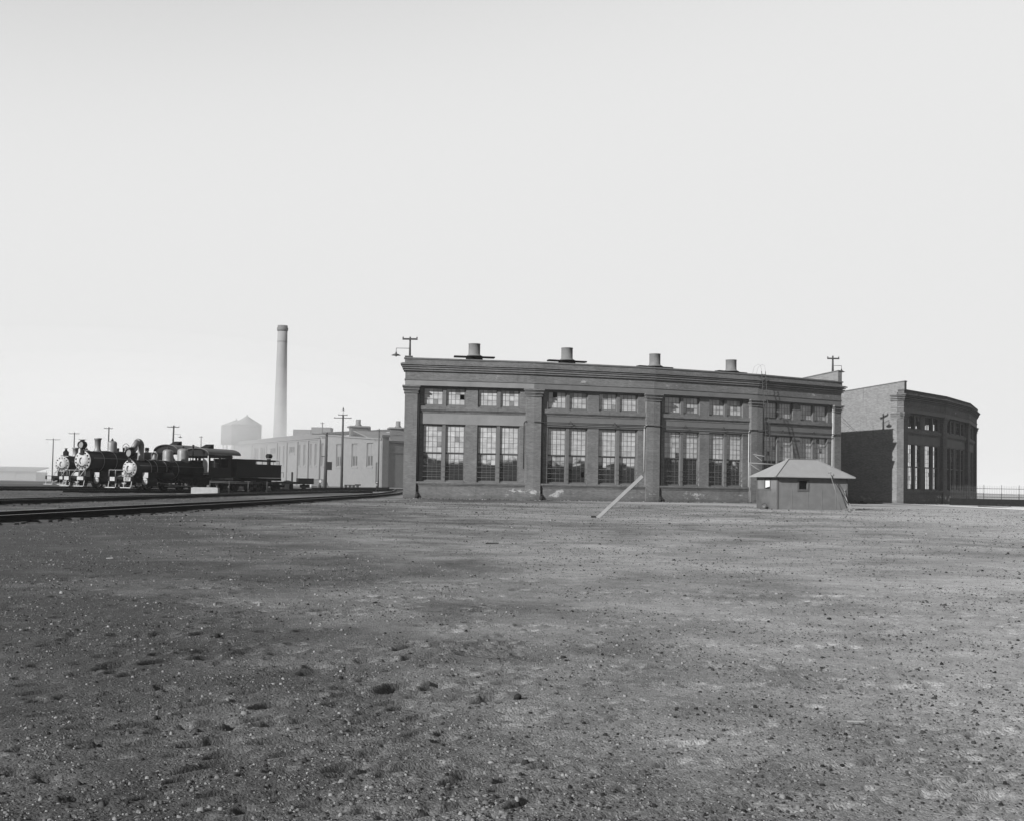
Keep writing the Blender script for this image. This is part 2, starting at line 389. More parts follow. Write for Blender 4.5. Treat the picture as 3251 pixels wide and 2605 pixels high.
# loose cinders lying on the surface
def build_stones():
    r = np.random.default_rng(3); N = 150000
    yy = 2.7 * (75 / 2.7) ** r.random(N); xx = (r.random(N) * 2 - 1) * (.47 * yy + .2)
    q_ = r.random(N); s_ = np.where(q_ < .90, r.uniform(.0022, .0052, N), np.where(q_ < .997, r.uniform(.006, .010, N), r.uniform(.011, .017, N)))
    # stones gather in loose drifts
    keep = (vnoise(xx * 1.3 + 40, yy * 1.3 + 40, 21) + .7 * vnoise(xx * 4.1 + 90, yy * 4.1, 22) + r.uniform(-.35, .35, N)) > -.16
    xx, yy, s_ = xx[keep], yy[keep], s_[keep] * (1 + yy[keep] * .055); N = len(xx)
    # crumbled brick and cinders along the foot of the roundhouse wall
    E = [(rp(k_), rp(k_ + 1)) for k_ in range(4)] + [(rp(5), rp(6)), (rp(6), rp(7))]
    for A_, B_ in E:
        m_ = 620; t_ = r.random(m_); dn = (B_ - A_).normalized(); o_ = r.exponential(.28, m_) - .05
        xx = np.concatenate([xx, A_.x + (B_.x - A_.x) * t_ + dn.y * o_]); yy = np.concatenate([yy, A_.y + (B_.y - A_.y) * t_ - dn.x * o_]); s_ = np.concatenate([s_, r.uniform(.015, .05, m_) + .05 * (r.random(m_) < .06)])
    N = len(xx)
    z = GHV(xx, yy); nn = 5; k = np.arange(nn); ang = r.uniform(0, 6.283, (N, 1)) + k * 6.283 / nn
    rad = s_[:, None] * r.uniform(.7, 1.25, (N, nn)); bx, by = rad * np.cos(ang), rad * np.sin(ang)
    hh = s_ * r.uniform(.5, 1.0, N)
    low = np.stack([xx[:, None] + bx, yy[:, None] + by, np.repeat((z - .004)[:, None], nn, 1)], -1)
    f_ = r.uniform(.5, .72, (N, nn)); up = np.stack([xx[:, None] + bx * f_, yy[:, None] + by * f_, z[:, None] + hh[:, None] * r.uniform(.65, 1.15, (N, nn))], -1)
    co = np.concatenate([low, up], 1).reshape(-1, 3).astype(np.float32)
    base = (np.arange(N) * 10)[:, None]; quads = np.concatenate([np.stack([base[:, 0] + i, base[:, 0] + (i + 1) % 5, base[:, 0] + 5 + (i + 1) % 5, base[:, 0] + 5 + i], -1) for i in range(5)], 1)
    loops = np.concatenate([quads, base + 5 + k], 1).ravel().astype(np.int32)
    starts = (np.arange(N) * 25)[:, None] + np.array([0, 4, 8, 12, 16, 20]); me = bpy.data.meshes.new('gravel')
    me.vertices.add(len(co)); me.vertices.foreach_set('co', co.ravel()); me.loops.add(len(loops)); me.loops.foreach_set('vertex_index', loops)
    me.polygons.add(N * 6); me.polygons.foreach_set('loop_start', starts.ravel().astype(np.int32)); me.update(); me.materials.append(M['stone'])
    o = bpy.data.objects.new('gravel', me); COL.objects.link(o); tag(o, None, None, kind='stuff'); o['label'] = 'loose cinders and small stones strewn over the yard'

# ------------------------------------------------------------------ roundhouse geometry
CXr, CYr, RR, DL, TH0 = -12.59, 151.255, 68.334, 0.13877, 0.07017
LB = 2 * RR * math.sin(DL / 2); TT = math.tan(DL / 2)
def rp(k, r=RR):
    t = TH0 + k * DL; return Vector((CXr + r * math.sin(t), CYr - r * math.cos(t), 0))
def bay(k):
    A = rp(k); B = rp(k + 1); dx = (B - A).normalized(); dy = Vector((-dx.y, dx.x, 0))
    def f(p):
        x, y, z = p; u = x * (1 - 2 * y * TT / LB) + y * TT
        q = A + dx * u + dy * y; return Vector((q.x, q.y, z))
    return f
PL = .57; RD = .30
UPW = (6.72, 8.06); LOW = (1.26, 5.42)
def openings(a0, a1):
    c = (a0 + a1) / 2
    xs = [(c - .435 - 3.15, c - .435), (c + .435, c + .435 + 3.15)]
    return [(x0, x1, z0, z1) for (z0, z1) in (UPW, LOW) for (x0, x1) in xs]
def wall_grid(mb, a0, a1, z0, z1, y0, y1, ops):
    xs = sorted({a0, a1} | {o[0] for o in ops} | {o[1] for o in ops}); zs = sorted({z0, z1} | {o[2] for o in ops} | {o[3] for o in ops})
    def hole(x, z): return any(o[0] < x < o[1] and o[2] < z < o[3] for o in ops)
    for i in range(len(xs) - 1):
        for j in range(len(zs) - 1):
            A, B, C, D_ = xs[i], xs[i + 1], zs[j], zs[j + 1]
            if hole((A + B) / 2, (C + D_) / 2): continue
            mb.face([(A, y0, C), (B, y0, C), (B, y0, D_), (A, y0, D_)])
            mb.face([(B, y1, C), (A, y1, C), (A, y1, D_), (B, y1, D_)])
    for (A, B, C, D_) in ops:
        mb.face([(A, y0, C), (A, y0, D_), (A, y1, D_), (A, y1, C)]); mb.face([(B, y0, C), (B, y1, C), (B, y1, D_), (B, y0, D_)])
        mb.face([(A, y0, D_), (B, y0, D_), (B, y1, D_), (A, y1, D_)]); mb.face([(A, y0, C), (A, y1, C), (B, y1, C), (B, y0, C)])
CORN = [(9.13, 9.20, .03), (9.20, 9.28, .13), (9.28, 9.34, .03), (9.34, 9.44, .20), (9.44, 9.50, .07), (9.50, 9.57, .26), (9.57, 9.62, .16), (9.62, 9.72, .34), (9.72, 9.76, .24), (9.76, 10.05, .05), (10.05, 10.15, .11)]
CAPS = [(7.60, 7.66, .07), (7.72, 7.82, .05), (7.82, 7.90, .13), (7.95, 8.03, .12), (8.03, 8.14, .19)]

def make_window(parent, f, op, upper, clear, film, seed, missing=()):
    """one double window: frame with mullion and sashes; child glass; child rods"""
    x0, x1, z0, z1 = op; r = random.Random(seed); yf = RD + (.18 if not clear else .04)
    fr = MB(f); W = x1 - x0; zc = z0
    mw = .24
    # sub frame and mullion
    fr.k = 0
    fr.box(x0, x0 + .06, yf - .02, yf + .18, z0, z1); fr.box(x1 - .06, x1, yf - .02, yf + .18, z0, z1)
    fr.box(x0 + .06, x1 - .06, yf - .02, yf + .18, z1 - .04, z1)
    xm = (x0 + x1) / 2; fr.box(xm - mw / 2, xm + mw / 2, yf - .12, yf + .18, z0 + .0, z1 - .04)
    fr.box(x0 + .06, xm - mw / 2, yf - .05, yf + .18, z0, z0 + .09); fr.box(xm + mw / 2, x1 - .06, yf - .05, yf + .18, z0, z0 + .09)
    glist = []
    for (a, b) in ((x0 + .06, xm - mw / 2), (xm + mw / 2, x1 - .06)):
        gl = MB(f); pane = []; pf = []; glist.append((gl, pane, pf))
        if upper: sashes = [(z0 + .09, z1 - .04, 3, yf + .02)]
        else:
            zm = z0 + .09 + (z1 - .04 - z0 - .14) * .50; sashes = [(zm, z1 - .04, 5, yf + .02), (z0 + .09, zm - .0, 5, yf + .09)]
        for si, (c, d, nrow, ys) in enumerate(sashes):
            fr.k = 1
            st = .045
            fr.box(a, a + st, ys, ys + .05, c, d); fr.box(b - st, b, ys, ys + .05, c, d)
            fr.box(a + st, b - st, ys, ys + .05, c, c + (.07 if si == 0 and not upper else .05)); fr.box(a + st, b - st, ys, ys + .05, d - .045, d)
            ax, bx, cz, dz = a + st, b - st, c + .05, d - .045
            for i in range(1, 4):
                xx = ax + (bx - ax) * i / 4; fr.box(xx - .010, xx + .010, ys + .005, ys + .04, cz, dz)
            for j in range(1, nrow):
                zz = cz + (dz - cz) * j / nrow
                for i in range(4):
                    xa = ax + (bx - ax) * i / 4 + .013; xb = ax + (bx - ax) * (i + 1) / 4 - .013
                    fr.box(xa, xb, ys + .008, ys + .037, zz - .010, zz + .010)
            for i in range(4):
                for j in range(nrow):
                    if (a < xm, i, j, si) in missing or (not clear and r.random() < .006): continue
                    xa = ax + (bx - ax) * i / 4; xb = ax + (bx - ax) * (i + 1) / 4; za = cz + (dz - cz) * j / nrow; zb = cz + (dz - cz) * (j + 1) / nrow
                    t1, t2 = r.uniform(-.004, .004), r.uniform(-.004, .004); yy = ys + .022
                    gl.face([(xa, yy + t1, za), (xb, yy - t1, za), (xb, yy - t1 + t2, zb), (xa, yy + t1 + t2, zb)])
                    v = r.random(); 
                    if r.random() < .045: v = -2.5 if r.random() < .5 else -.8
                    elif r.random() < .03: v = 1.9
                    pane.append(v); pf.append(film + (0 if si == 0 else -.05))
    fo = fr.build('window', [M['frame'], M['sash']], parent, world=True)
    for gl, pane, pf in glist:
        go = gl.build('glass', M['glass_clear'] if clear else M['glass'], fo, world=True)
        for nm, arr in (('pane', pane), ('film', pf)):
            at = go.data.attributes.new(nm, 'FLOAT', 'FACE'); at.data.foreach_set('value', np.array(arr, dtype=np.float32))
    if not upper and not clear:
        rd = MB(f)
        for zz in (1.62, 2.0, 2.38):
            rd.tube((x0 + .02, yf - .14, zz), (x1 - .02, yf - .14, zz), .012, n=5)
            for xx in (xm, x1 - .03): rd.box(xx - .03, xx + .03, yf - .16, yf - .12, zz - .03, zz + .03)
        rd.build('guard_rods', M['greyiron'], fo, world=True)
    return fo

def roundhouse(name, label, k0, nb, clear, jacks, firetop0, firetop1, slope, endwall=True):
    base = rp(k0); t = thing(name, label, 'roundhouse', base)
    wall = MB(); corn = MB(); sill = MB(); strg = MB(); band = MB(); pad = MB(); pad2 = MB(); roofm = MB()
    for k in range(k0, k0 + nb):
        f = bay(k); first, last = k == k0, k == k0 + nb - 1
        a0 = .92 if first else PL; a1 = LB - (.78 if last else PL)
        ops = openings(a0, a1)
        wall.map = f
        # pilasters, frieze
        wall.box(0, a0, 0, .62, 0, 8.14, skip='bt'); wall.box(a1, LB, 0, .62, 0, 8.14, skip='bt')
        wall.box(0, LB, 0, .62, 8.14, 9.13, skip='t')
        wall_grid(wall, a0, a1, .92, 8.14, RD, RD + .38, ops)
        wall.box(a0, a1, .12, .60, 0, .92, skip='b')
        # sills / strings
        sill.map = strg.map = band.map = f
        for (z0, z1, pr) in ((6.22, 6.30, .04), (6.34, 6.42, .08), (6.42, 6.70, .14)): strg.box(a0 + .002, a1 - .002, RD - pr, RD + .1, z0, z1)
        for (z0, z1, pr) in ((.94, 1.0, .21), (1.04, 1.10, .24), (1.12, 1.25, .28)): sill.box(a0 + .002, a1 - .002, RD - pr, RD + .1, z0, z1)
        band.box(-.04 if first else 0, LB + .04 if last else LB, -.05, .1, 8.54, 8.61)
        # lime-washed lintel panel
        pad.map = f
        if k == 0:
            pad.box(a0 + .004, a1 - .004, RD - .007, RD + .01, 5.45, 6.20); pad.box(.02, LB - .02, -.004, .01, 8.16, 8.52)
        else:
            pad2.map = f; pad2.box(a0 + .004, a1 - .004, RD - .007, RD + .01, 5.45, 6.20); pad2.box(0, LB, -.004, .01, 8.16, 8.52)
        corn.map = f
        for (z0, z1, pr) in CORN:
            corn.box(-pr if first else 0, LB + pr if last else LB, -pr, .55, z0, z1)
        # worn brick teeth under the coping course
        nb_ = int(LB / .22)
        for i in range(nb_):
            if random.random() < .75: corn.box(i * LB / nb_ + .02, i * LB / nb_ + .13, -.285, -.2, 9.72, 9.72 + random.uniform(.03, .07))
        for i, op in enumerate(ops):
            up = i < 2; miss = {(False, 3, 1, 0)} if (k == 0 and i == 0) else set()
            film = {0: .12, 1: .05, 2: -.3, 3: -.4}.get(k, 0) + (.3 if up else 0) + random.uniform(-.14, .12)
            make_window(t, f, op, up, clear, film, 100 * k + i, miss)
        roofm.map = f
        zr = 9.9; ra, rb = (.12 if first else 0), (LB - .12 if last and endwall else LB); roofm.hexa([(ra, .5, zr - .15), (rb, .5, zr - .15), (rb, 28, zr - .15 - 27.5 * slope), (ra, 28, zr - .15 - 27.5 * slope), (ra, .5, zr), (rb, .5, zr), (rb, 28, zr - 27.5 * slope), (ra, 28, zr - 27.5 * slope)])
    BM = M['brick'] if not clear else M['brick_shade']
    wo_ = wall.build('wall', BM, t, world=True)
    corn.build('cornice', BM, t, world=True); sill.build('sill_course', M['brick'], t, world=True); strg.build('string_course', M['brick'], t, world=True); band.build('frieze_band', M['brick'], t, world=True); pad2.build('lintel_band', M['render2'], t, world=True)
    if pad.f: pad.build('lintel_band', M['render'], t, world=True)
    ro = roofm.build('roof', M['roof'], t, world=True)
    for k in range(k0, k0 + nb + 1):
        c = MB()
        for (z0, z1, pr) in CAPS:
            if k < k0 + nb:
                c.map = bay(k); c.box(-pr if k == k0 else 0, (.92 if k == k0 else PL) + pr, -pr, RD - .002, z0, z1)
            if k > k0:
                c.map = bay(k - 1); c.box(LB - (.78 if k == k0 + nb else PL) - pr, LB + (pr if k == k0 + nb else 0), -pr, RD - .002, z0, z1)
        c.build('capital', M['brick'], t, world=True)
    # radial fire walls
    for (k, side, ht) in ((k0, 0, firetop0), (k0 + nb, 1, firetop1)):
        if side and not endwall: continue
        fwm = MB(bay(k) if side == 0 else bay(k - 1))
        xa, xb = (0.0, .46) if side == 0 else (LB - .46, LB)
        # wide at top: constant width despite the tapering bay
        def z(y): return ht - .105 * y
        y1 = 28.4; kk = 2 * y1 * TT / LB
        xa2, xb2 = (0.0, .46 / (1 - kk)) if side == 0 else (LB - .46 / (1 - kk), LB)
        fwm.hexa([(xa, .63, 0), (xb, .63, 0), (xb2, y1, 0), (xa2, y1, 0), (xa, .63, z(.63)), (xb, .63, z(.63)), (xb2, y1, z(y1)), (xa2, y1, z(y1))])
        fwm.hexa([(xa, -.05, 9.9), (xb, -.05, 9.9), (xb, .63, 9.9), (xa, .63, 9.9), (xa, -.05, z(0)), (xb, -.05, z(0)), (xb, .63, z(.63)), (xa, .63, z(.63))])
        e = -1 if side == 0 else 1; X0 = 0 if side == 0 else LB
        for (z0, z1, pr) in CORN[:-2] + CAPS + [(8.54, 8.61, .05)]:
            a_, b_ = sorted((X0, X0 + e * pr)); fwm.box(a_, b_, .0 if (z0, z1, pr) in CAPS or z0 == 8.54 else .551, 1.25, z0, z1)
        fo = fwm.build('fire_wall', M['brick_side'], t, world=True)
        cp = MB(fwm.map)
        a_, b_ = xa - .05, xb + .05
        cp.hexa([(a_, -.1, z(0)), (b_, -.1, z(0)), (xb2 + .06, y1, z(y1)), (xa2 - .06, y1, z(y1)), (a_, -.1, z(0) + .07), (b_, -.1, z(0) + .07), (xb2 + .06, y1, z(y1) + .07), (xa2 - .06, y1, z(y1) + .07)])
        cp.build('coping', M['brick_dark'], fo, world=True)
    # yard side wall
    iw = MB()
    for k in range(k0, k0 + nb):
        iw.map = bay(k); iw.box(.12 if k == k0 else 0, LB - .12 if k == k0 + nb - 1 else LB, 27.6, 28, 0, 6.9)
    iw.build('yard_wall', M['brick_dark'], t, world=True)
    # timber posts inside
    # smoke jacks
    for (k, xc, yc, r_, zt, z0) in jacks:
        f = bay(k); jm = MB(); P = f((xc, yc, 0))
        jm.lathe([(r_ * 1.5, z0 + .05), (r_ * 1.2, z0 + .12), (r_, z0 + .2), (r_ * .99, zt - .06), (r_ * 1.03, zt - .04), (r_ * 1.03, zt), (r_ * .9, zt), (r_ * .88, zt - .4)], (P.x, P.y, 0), n=24)
        jo = jm.build('smoke_jack', M['jack'], ro, world=True)
        sl = MB(f); sl.box(xc - 1.75, xc + 1.75, yc - .3, yc + .3, z0 - .06, z0 + .05); sl.box(xc - .7, xc + .7, yc - .25, yc + .25, 8.8, z0 - .06)
        sl.build('curb', M['blackmatt'], jo, world=True)
    return t

def jk(px_x, ytop, ybase, k, yc=6.2, r=.46):
    """jack seen at photo column px_x over bay k at inward depth yc"""
    lo, hi = -2.0, LB + 2
    f = bay(k)
    for _ in range(40):
        m_ = (lo + hi) / 2; p = f((m_, yc, 0)); q = ad(px_x, (ytop + ybase) / 2, p.y)
        if p.x < q.x: lo = m_
        else: hi = m_
    p = f((lo, yc, 0)); return (k, lo, yc, r, ad(px_x, ytop, p.y).z, ad(px_x, ybase, p.y).z)
build_stones()
J1 = [jk(1506, 1092, 1134, 0), jk(1800, 1105, 1147, 1), jk(2079, 1124, 1166, 2), jk(2321, 1143, 1182, 3)]
J2 = [jk(2766, 1214, 1236, 5, 14, .6)]
rh1 = roundhouse('roundhouse', 'long curved brick roundhouse with four window bays and smoke jacks, at the centre', 0, 4, False, J1, 10.2, 11.0, .08)
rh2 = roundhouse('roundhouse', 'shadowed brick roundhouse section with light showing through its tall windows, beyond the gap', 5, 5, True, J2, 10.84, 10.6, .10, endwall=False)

# pipes on the first section
for k in (0, 1, 2):
    f = bay(k); d_ = MB(f); a0 = (.92 if k == 0 else PL) + .09
    d_.tube((a0, .15, .35), (a0, .15, 7.9), .10, n=10); d_.tube((a0, .02, .35), (a0, .0, .04), .11, .16, n=10); d_.tube((a0, .15, .45), (a0, .02, .30), .11, .12, n=10)
    d_.build('downpipe', M['iron'], rh1, world=True)
for k in (0, 1, 2, 3):
    f = bay(k); a1 = LB - (.78 if k == 3 else PL) - .12
    d_ = MB(f); zt, zb = ((5.62, 2.3) if k in (0, 1) else (5.6, .3))
    d_.tube((a1, .14, zb), (a1, .14, zt), .035, n=8); d_.path([(a1, .14, zt), (a1 + .03, .02, zt + .12), (a1 + .14, -.06, zt + .16)], .035)
    if k == 3: d_.tube((a1 + .1, .16, .1), (a1 + .1, .16, 8.0), .05, n=8)
    d_.build('drain_pipe', M['iron'] if k < 1 else M['pipe'], rh1, world=True)
cd = MB()
for k in (1, 2, 3):
    cd.map = bay(k); cd.tube((0, -.06, 5.74), (LB, -.06, 5.74), .028, n=6)
    cd.tube((PL + .05, .16, 5.66), (LB - PL - .05, .16, 5.66), .026, n=6)
    for xx in (2.9, 6.4): cd.path([(xx - .18, .12, 5.62), (xx - .05, .05, 5.88), (xx + .18, .12, 5.62)], .018)
cd.build('conduit', M['iron'], rh1, world=True)

# ladder to the roof at the fourth pilaster
f3 = bay(3)
lad = thing('ladder', 'tall thin wooden ladder leaning on the brick roundhouse above the small shed', 'ladder', f3((.5, -.5, 0)))
def lp(s, off, z):                       # leaning
    t = 1 - z / 10.6; return f3((.05 + off + .1 * t, -.36 - 1.1 * t, z))
for off in (0, .42):
    q = MB(); q.tube(lp(0, off, .02), lp(0, off, 10.35), .025, n=6)
    q.path([lp(0, off, 10.35), lp(0, off, 10.35) + Vector((-.05, .1, .45)), lp(0, off, 10.35) + Vector((-.2, .3, .6)), lp(0, off, 10.35) + Vector((-.45, .6, .4)), lp(0, off, 10.35) + Vector((-.55, .8, -.1))], .006)
    q.build('side_rail', M['pole'], lad, world=True)
q = MB()
for i in range(30): q.tube(lp(0, 0, .4 + i * .335), lp(0, .42, .4 + i * .335), .014, n=5)
q.build('rungs', M['frame'], lad, world=True)
br = thing('timber_brace', 'rough horizontal poles and stays fixed to the wall behind the small shed', 'timber brace', f3((0, -1, 0)))
for (a, b, r_) in (((2378, 1468), (2465, 1473), .05), ((2392, 1441), (2428, 1447), .045), ((2380, 1471), (2412, 1492), .04), ((2395, 1443), (2420, 1462), .035), ((2380, 1470), (2379, 1592), .04), ((2412, 1492), (2410, 1594), .05)):
    q = MB(); q.tube(ad(*a, 89.0), ad(*b, 88.4), r_, n=7); q.build('pole', M['wood'], br, world=True)

# ------------------------------------------------------------------ shed
sa = math.radians(16); SW, SL_, SH = 2.35, 4.42, 1.88
P0 = gp(2467.5, 1614)
P0 = Vector((P0.x / P0.y * 64.2, 64.2, 0))
shed = thing('shed', 'low hip roofed tar paper shed standing in front of the brick roundhouse', 'shed', P0, sa)
q = MB(); 
# front wall with window opening and other walls
fw_o = [(1.34, 1.86, 1.15, 1.62)]
wall_grid(q, 0, SL_, 0, SH, 0, .08, fw_o); q.map = None
q.face([(0, .08, 0), (0, SW, 0), (0, SW, 1.14), (0, .08, 1.14)][::-1]); 
# left wall split around its window
for (a, b, c, d) in ((.0, SW, 0, 1.14), (.0, .82, 1.14, 1.66), (1.42, SW, 1.14, 1.66), (0, SW, 1.66, SH)):
    q.face([(0, b, c), (0, a, c), (0, a, d), (0, b, d)])
for a in (.82, 1.42): q.face([(0, a, 1.14), (.08, a, 1.14), (.08, a, 1.66), (0, a, 1.66)])
q.face([(SL_, 0, 0), (SL_, SW, 0), (SL_, SW, SH), (SL_, 0, SH)]); q.face([(SL_, SW, 0), (0, SW, 0), (0, SW, SH), (SL_, SW, SH)])
for xx in (.9, 1.9, 2.8, 3.7): q.box(xx - .02, xx + .02, -.012, 0.0, .0, 1.12)
q.build('wall', M['tarp'], shed)
q = MB(); q.box(-.02, .07, -.022, .07, 0, SH); q.box(SL_ - .05, SL_ + .02, -.022, .05, 0, SH); q.box(-.022, .05, SW - .06, SW + .01, 0, SH)
q.build('corner_board', M['trim'], shed)
q = MB(); ov = .33; zr = 2.86; ze = SH + .02; ri = .27 * SL_ + .1
E4 = [(-ov, -ov, ze - .05), (SL_ + ov, -ov, ze - .05), (SL_ + ov, SW + ov, ze - .05), (-ov, SW + ov, ze - .05)]; R0, R1 = (ri, SW / 2, zr), (SL_ - ri, SW / 2, zr)
q.face([E4[0], E4[1], R1, R0]); q.face([E4[1], E4[2], R1]); q.face([E4[2], E4[3], R0, R1]); q.face([E4[3], E4[0], R0])
low = [(x, y, z - .05) for x, y, z in E4]; q.face(low[::-1])
for i in range(4): j = (i + 1) % 4; q.face([low[i], low[j], E4[j], E4[i]])
ro_ = q.build('roof', M['felt'], shed)
q = MB(); 
for a, b in ((R0, R1), (E4[0], R0), (E4[1], R1)): q.bar(Vector(a) + Vector((0, 0, .012)), Vector(b) + Vector((0, 0, .012)), .14, .02)
q.build('ridge_cap', M['felt'], ro_)
q = MB(); x0, x1, z0, z1 = fw_o[0]
for bx in ((x0 - .1, x1 + .1, -.03, .0, z0 - .12, z0), (x0 - .1, x1 + .1, -.03, .0, z1, z1 + .06), (x0 - .1, x0, -.03, .0, z0, z1), (x1, x1 + .1, -.03, .0, z0, z1)): q.box(*bx)
wf = q.build('window', M['trim'], shed); q = MB(); q.box(x0, x1, .05, .06, z0, z1); q.build('glass', M['glass_clear'], wf)
q = MB()
for bx in ((-.03, .0, .74, 1.5, 1.06, 1.14), (-.03, .0, .74, 1.5, 1.66, 1.72), (-.03, .0, .74, .82, 1.14, 1.66), (-.03, .0, 1.42, 1.5, 1.14, 1.66)): q.box(*bx)
wf = q.build('window', M['trim'], shed); wf['label'] = 'small side window with a torn pale covering'
q = MB(); q.box(.04, .05, .82, 1.42, 1.14, 1.66); q.build('glass', M['black'], wf)
q = MB(); q.face([(.03, 1.42, 1.66), (.03, .82, 1.66), (.03, .9, 1.28), (.03, 1.42, 1.2)]); q.build('covering', M['white'], wf)
def sl(x, y, z):
    c, s_ = math.cos(sa), math.sin(sa); return Vector((P0.x + c * x - s_ * y, P0.y + s_ * x + c * y, z))
t = thing('long_pole', 'thin pale pole leaning against the front of the shed', 'pole', sl(3.72, -.55, 0)); q = MB(); q.tube(sl(3.72, -.55, 0), sl(2.98, -.37, 2.35), .018, .014); q.build('shaft', M['woodpale'], t, world=True)
t = thing('shovel', 'dark long handled shovel leaning against the front of the shed', 'shovel', sl(4.15, -.6, 0)); q = MB(); q.tube(sl(4.15, -.6, .3), sl(3.1, -.36, 2.05), .02, .017); q.build('handle', M['iron'], t, world=True)
q = MB(); q.tube(sl(3.08, -.36, 2.08) - Vector((.09, 0, 0)), sl(3.08, -.36, 2.08) + Vector((.09, 0, .02)), .016); q.build('grip', M['iron'], t, world=True)
q = MB(); q.bar(sl(4.3, -.62, .02), sl(4.1, -.58, .36), .2, .02, up=(0, 1, 0)); q.build('blade', M['woodpale'], t, world=True)
t = thing('forked_stake', 'short pale forked stake propped at the corner of the shed', 'stake', sl(4.35, -.3, 0)); q = MB(); q.tube(sl(4.33, -.35, 0), sl(4.22, -.05, 1.05), .035, .03); q.tube(sl(4.22, -.05, 1.05), sl(4.17, -.04, 1.18), .025, .02); q.tube(sl(4.22, -.05, 1.05), sl(4.27, -.04, 1.18), .025, .02); q.build('shaft', M['woodpale'], t, world=True)
for i, (x, y, a, lb) in enumerate(((4.0, -.5, .3, 'wood offcut lying nearest the middle of the shed front'), (4.22, -.62, 1.1, 'split wood offcut among the tools at the shed corner'), (4.45, -.55, 2.0, 'wood offcut lying outermost past the shed corner'))):
    q = MB(); c = sl(x, y, .05); q.bar(c - Vector((math.cos(a) * .2, math.sin(a) * .2, .03)), c + Vector((math.cos(a) * .2, math.sin(a) * .2, .05)), .09, .07)
    o = q.build('wood_offcut', M['woodpale']); tag(o, lb, 'wood scrap', 'wood offcuts by the shed')
t = thing('paint_bucket', 'small battered bucket at the foot of the shed side wall', 'bucket', sl(-.25, 1.1, 0)); q = MB(); q.lathe([(.10, 0), (.13, .2), (.12, .2), (.09, .02)], sl(-.25, 1.0, 0), n=14); q.build('body', M['greyiron'], t, world=True)
q = MB(); q.path([sl(-.25, 1.0, .2) + Vector((.13 * math.cos(a), 0, .12 * math.sin(a))) for a in np.linspace(0, math.pi, 8)], .008); q.build('handle', M['iron'], t, world=True)

# plank planted aslant in the yard
q = MB(); pb = gp(1899, 1641); pt_ = Vector((4.62, 40.5, 1.50)); dr = (pt_ - pb).normalized()
q.bar(pb - dr * .1, pt_, .12, .09, up=(0, -1, .3))
o = q.build('leaning_beam', M['woodpale']); tag(o, 'squared timber beam planted aslant in open ground before the brick wall', 'timber beam')
q = MB(); q.box(pb.x - .25, pb.x - .08, pb.y - .05, pb.y + .08, -.02, .06); o = q.build('iron_shoe', M['iron']); tag(o, 'small black iron lump at the foot of the leaning timber beam', 'iron scrap')

# ------------------------------------------------------------------ poles and lamps
def pole(P, h, r, arms, label, group='utility poles across the yard', lean=(0, 0), name='utility_pole', mat='pole', ins=4, azim=0.0):
    t = thing(name, label, 'utility pole', P, 0, group)
    q = MB(); top = Vector((lean[0], lean[1], h)); q.tube((0, 0, -.05), top, r, r * .62, 10); q.build('post', M[mat], t)
    for (dz, hw) in arms:
        a = Vector((math.cos(azim), math.sin(azim), 0)); c = top * ((h - dz) / h) + Vector((0, -r - .04, 0))
        q = MB(); q.bar(c - a * hw, c + a * hw, .1, .12); ar = q.build('crossarm', M[mat], t)
        q = MB()
        for i in range(ins):
            s_ = -1 + 2 * i / (ins - 1) if ins > 1 else 0; p = c + a * hw * .92 * s_
            q.lathe([(.02, .05), (.02, .08), (.045, .08), (.05, .13), (.03, .16)], p, n=8)
        q.build('insulators', M['iron'], ar)
    return t
def lamp_arm(t, z, dx, r=.2, drop=.3, dy=-.05):
    q = MB(); q.path([(0, dy, z), (dx, dy, z), (dx, dy, z - drop)], .022); q.build('lamp_arm', M['greyiron'], t)
    q = MB(); q.lathe([(.05, 0), (.06, -.12), (r * .5, -.16), (r, -.24), (r * .97, -.26), (.1, -.24)], (dx, dy, z - drop + .02), n=18); sh = q.build('lamp_shade', M['lamp'], t)
    q = MB(); q.lathe([(.03, 0), (.055, -.06), (.02, -.12)], (dx, dy, z - drop - .22), n=10); q.build('bulb', M['pipe'], sh)
p = ad(1301, 1140, 83.9)
t = pole(Vector((p.x, p.y, 9.9)), 1.85, .09, [(.18, .55)], 'short post with crossarm and hanging lamp on the left end of the roof parapet', 'lamp posts on the roof parapet', ins=2)
lamp_arm(t, 1.0, -1.0, .34)
p = rp(4, RR - .9)
t = pole(Vector((p.x, p.y, 10.8)), ad(2660, 1130, p.y).z - 10.8, .1, [(.25, .5)], 'short post with crossarm and lamp above the right end of the long roof', 'lamp posts on the roof parapet', ins=2)
lamp_arm(t, .75, .72, .28)

PO = [  # x, y of top, depth, crossarm halfwidth px, radius, label
    (169.6, 1390, 262, 22, 'faintest leftmost utility pole, far off in the haze beside the first locomotive'),
    (236.6, 1371, 250, 17, 'pale hazy utility pole rising left of the second locomotive headlight'),
    (346, 1354, 215, 14, 'utility pole rising behind the dome of the second locomotive'),
    (639, 1383, 300, 6, 'faint small utility pole right of the locomotive cab roof'),
]
for (x, yt, D_, hw, lb) in PO:
    top = ad(x, yt, D_); pole(Vector((top.x, D_, 0)), top.z, .17, [(.3, hw * D_ / F_PX)], lb, ins=2)
D_ = 190; top = ad(552, 1349, D_); b_ = ad(546, 1500, D_)
t = pole(Vector((b_.x - .1, D_, 0)), top.z, .2, [(.3, 19 * D_ / F_PX)], 'leaning utility pole with hanging lamp behind the locomotive cab', lean=(top.x - b_.x + .1, 0)); lamp_arm(t, top.z - 1.45, 1.3, .35, .3)
P = gp(1084, 1549); 
top = ad(1086, 1316, P.y)
t = pole(P, top.z, .24, [(.55, 1.5), (.05, .8)], 'tall dark utility pole with two crossarms in front of the pale shop building', ins=3)
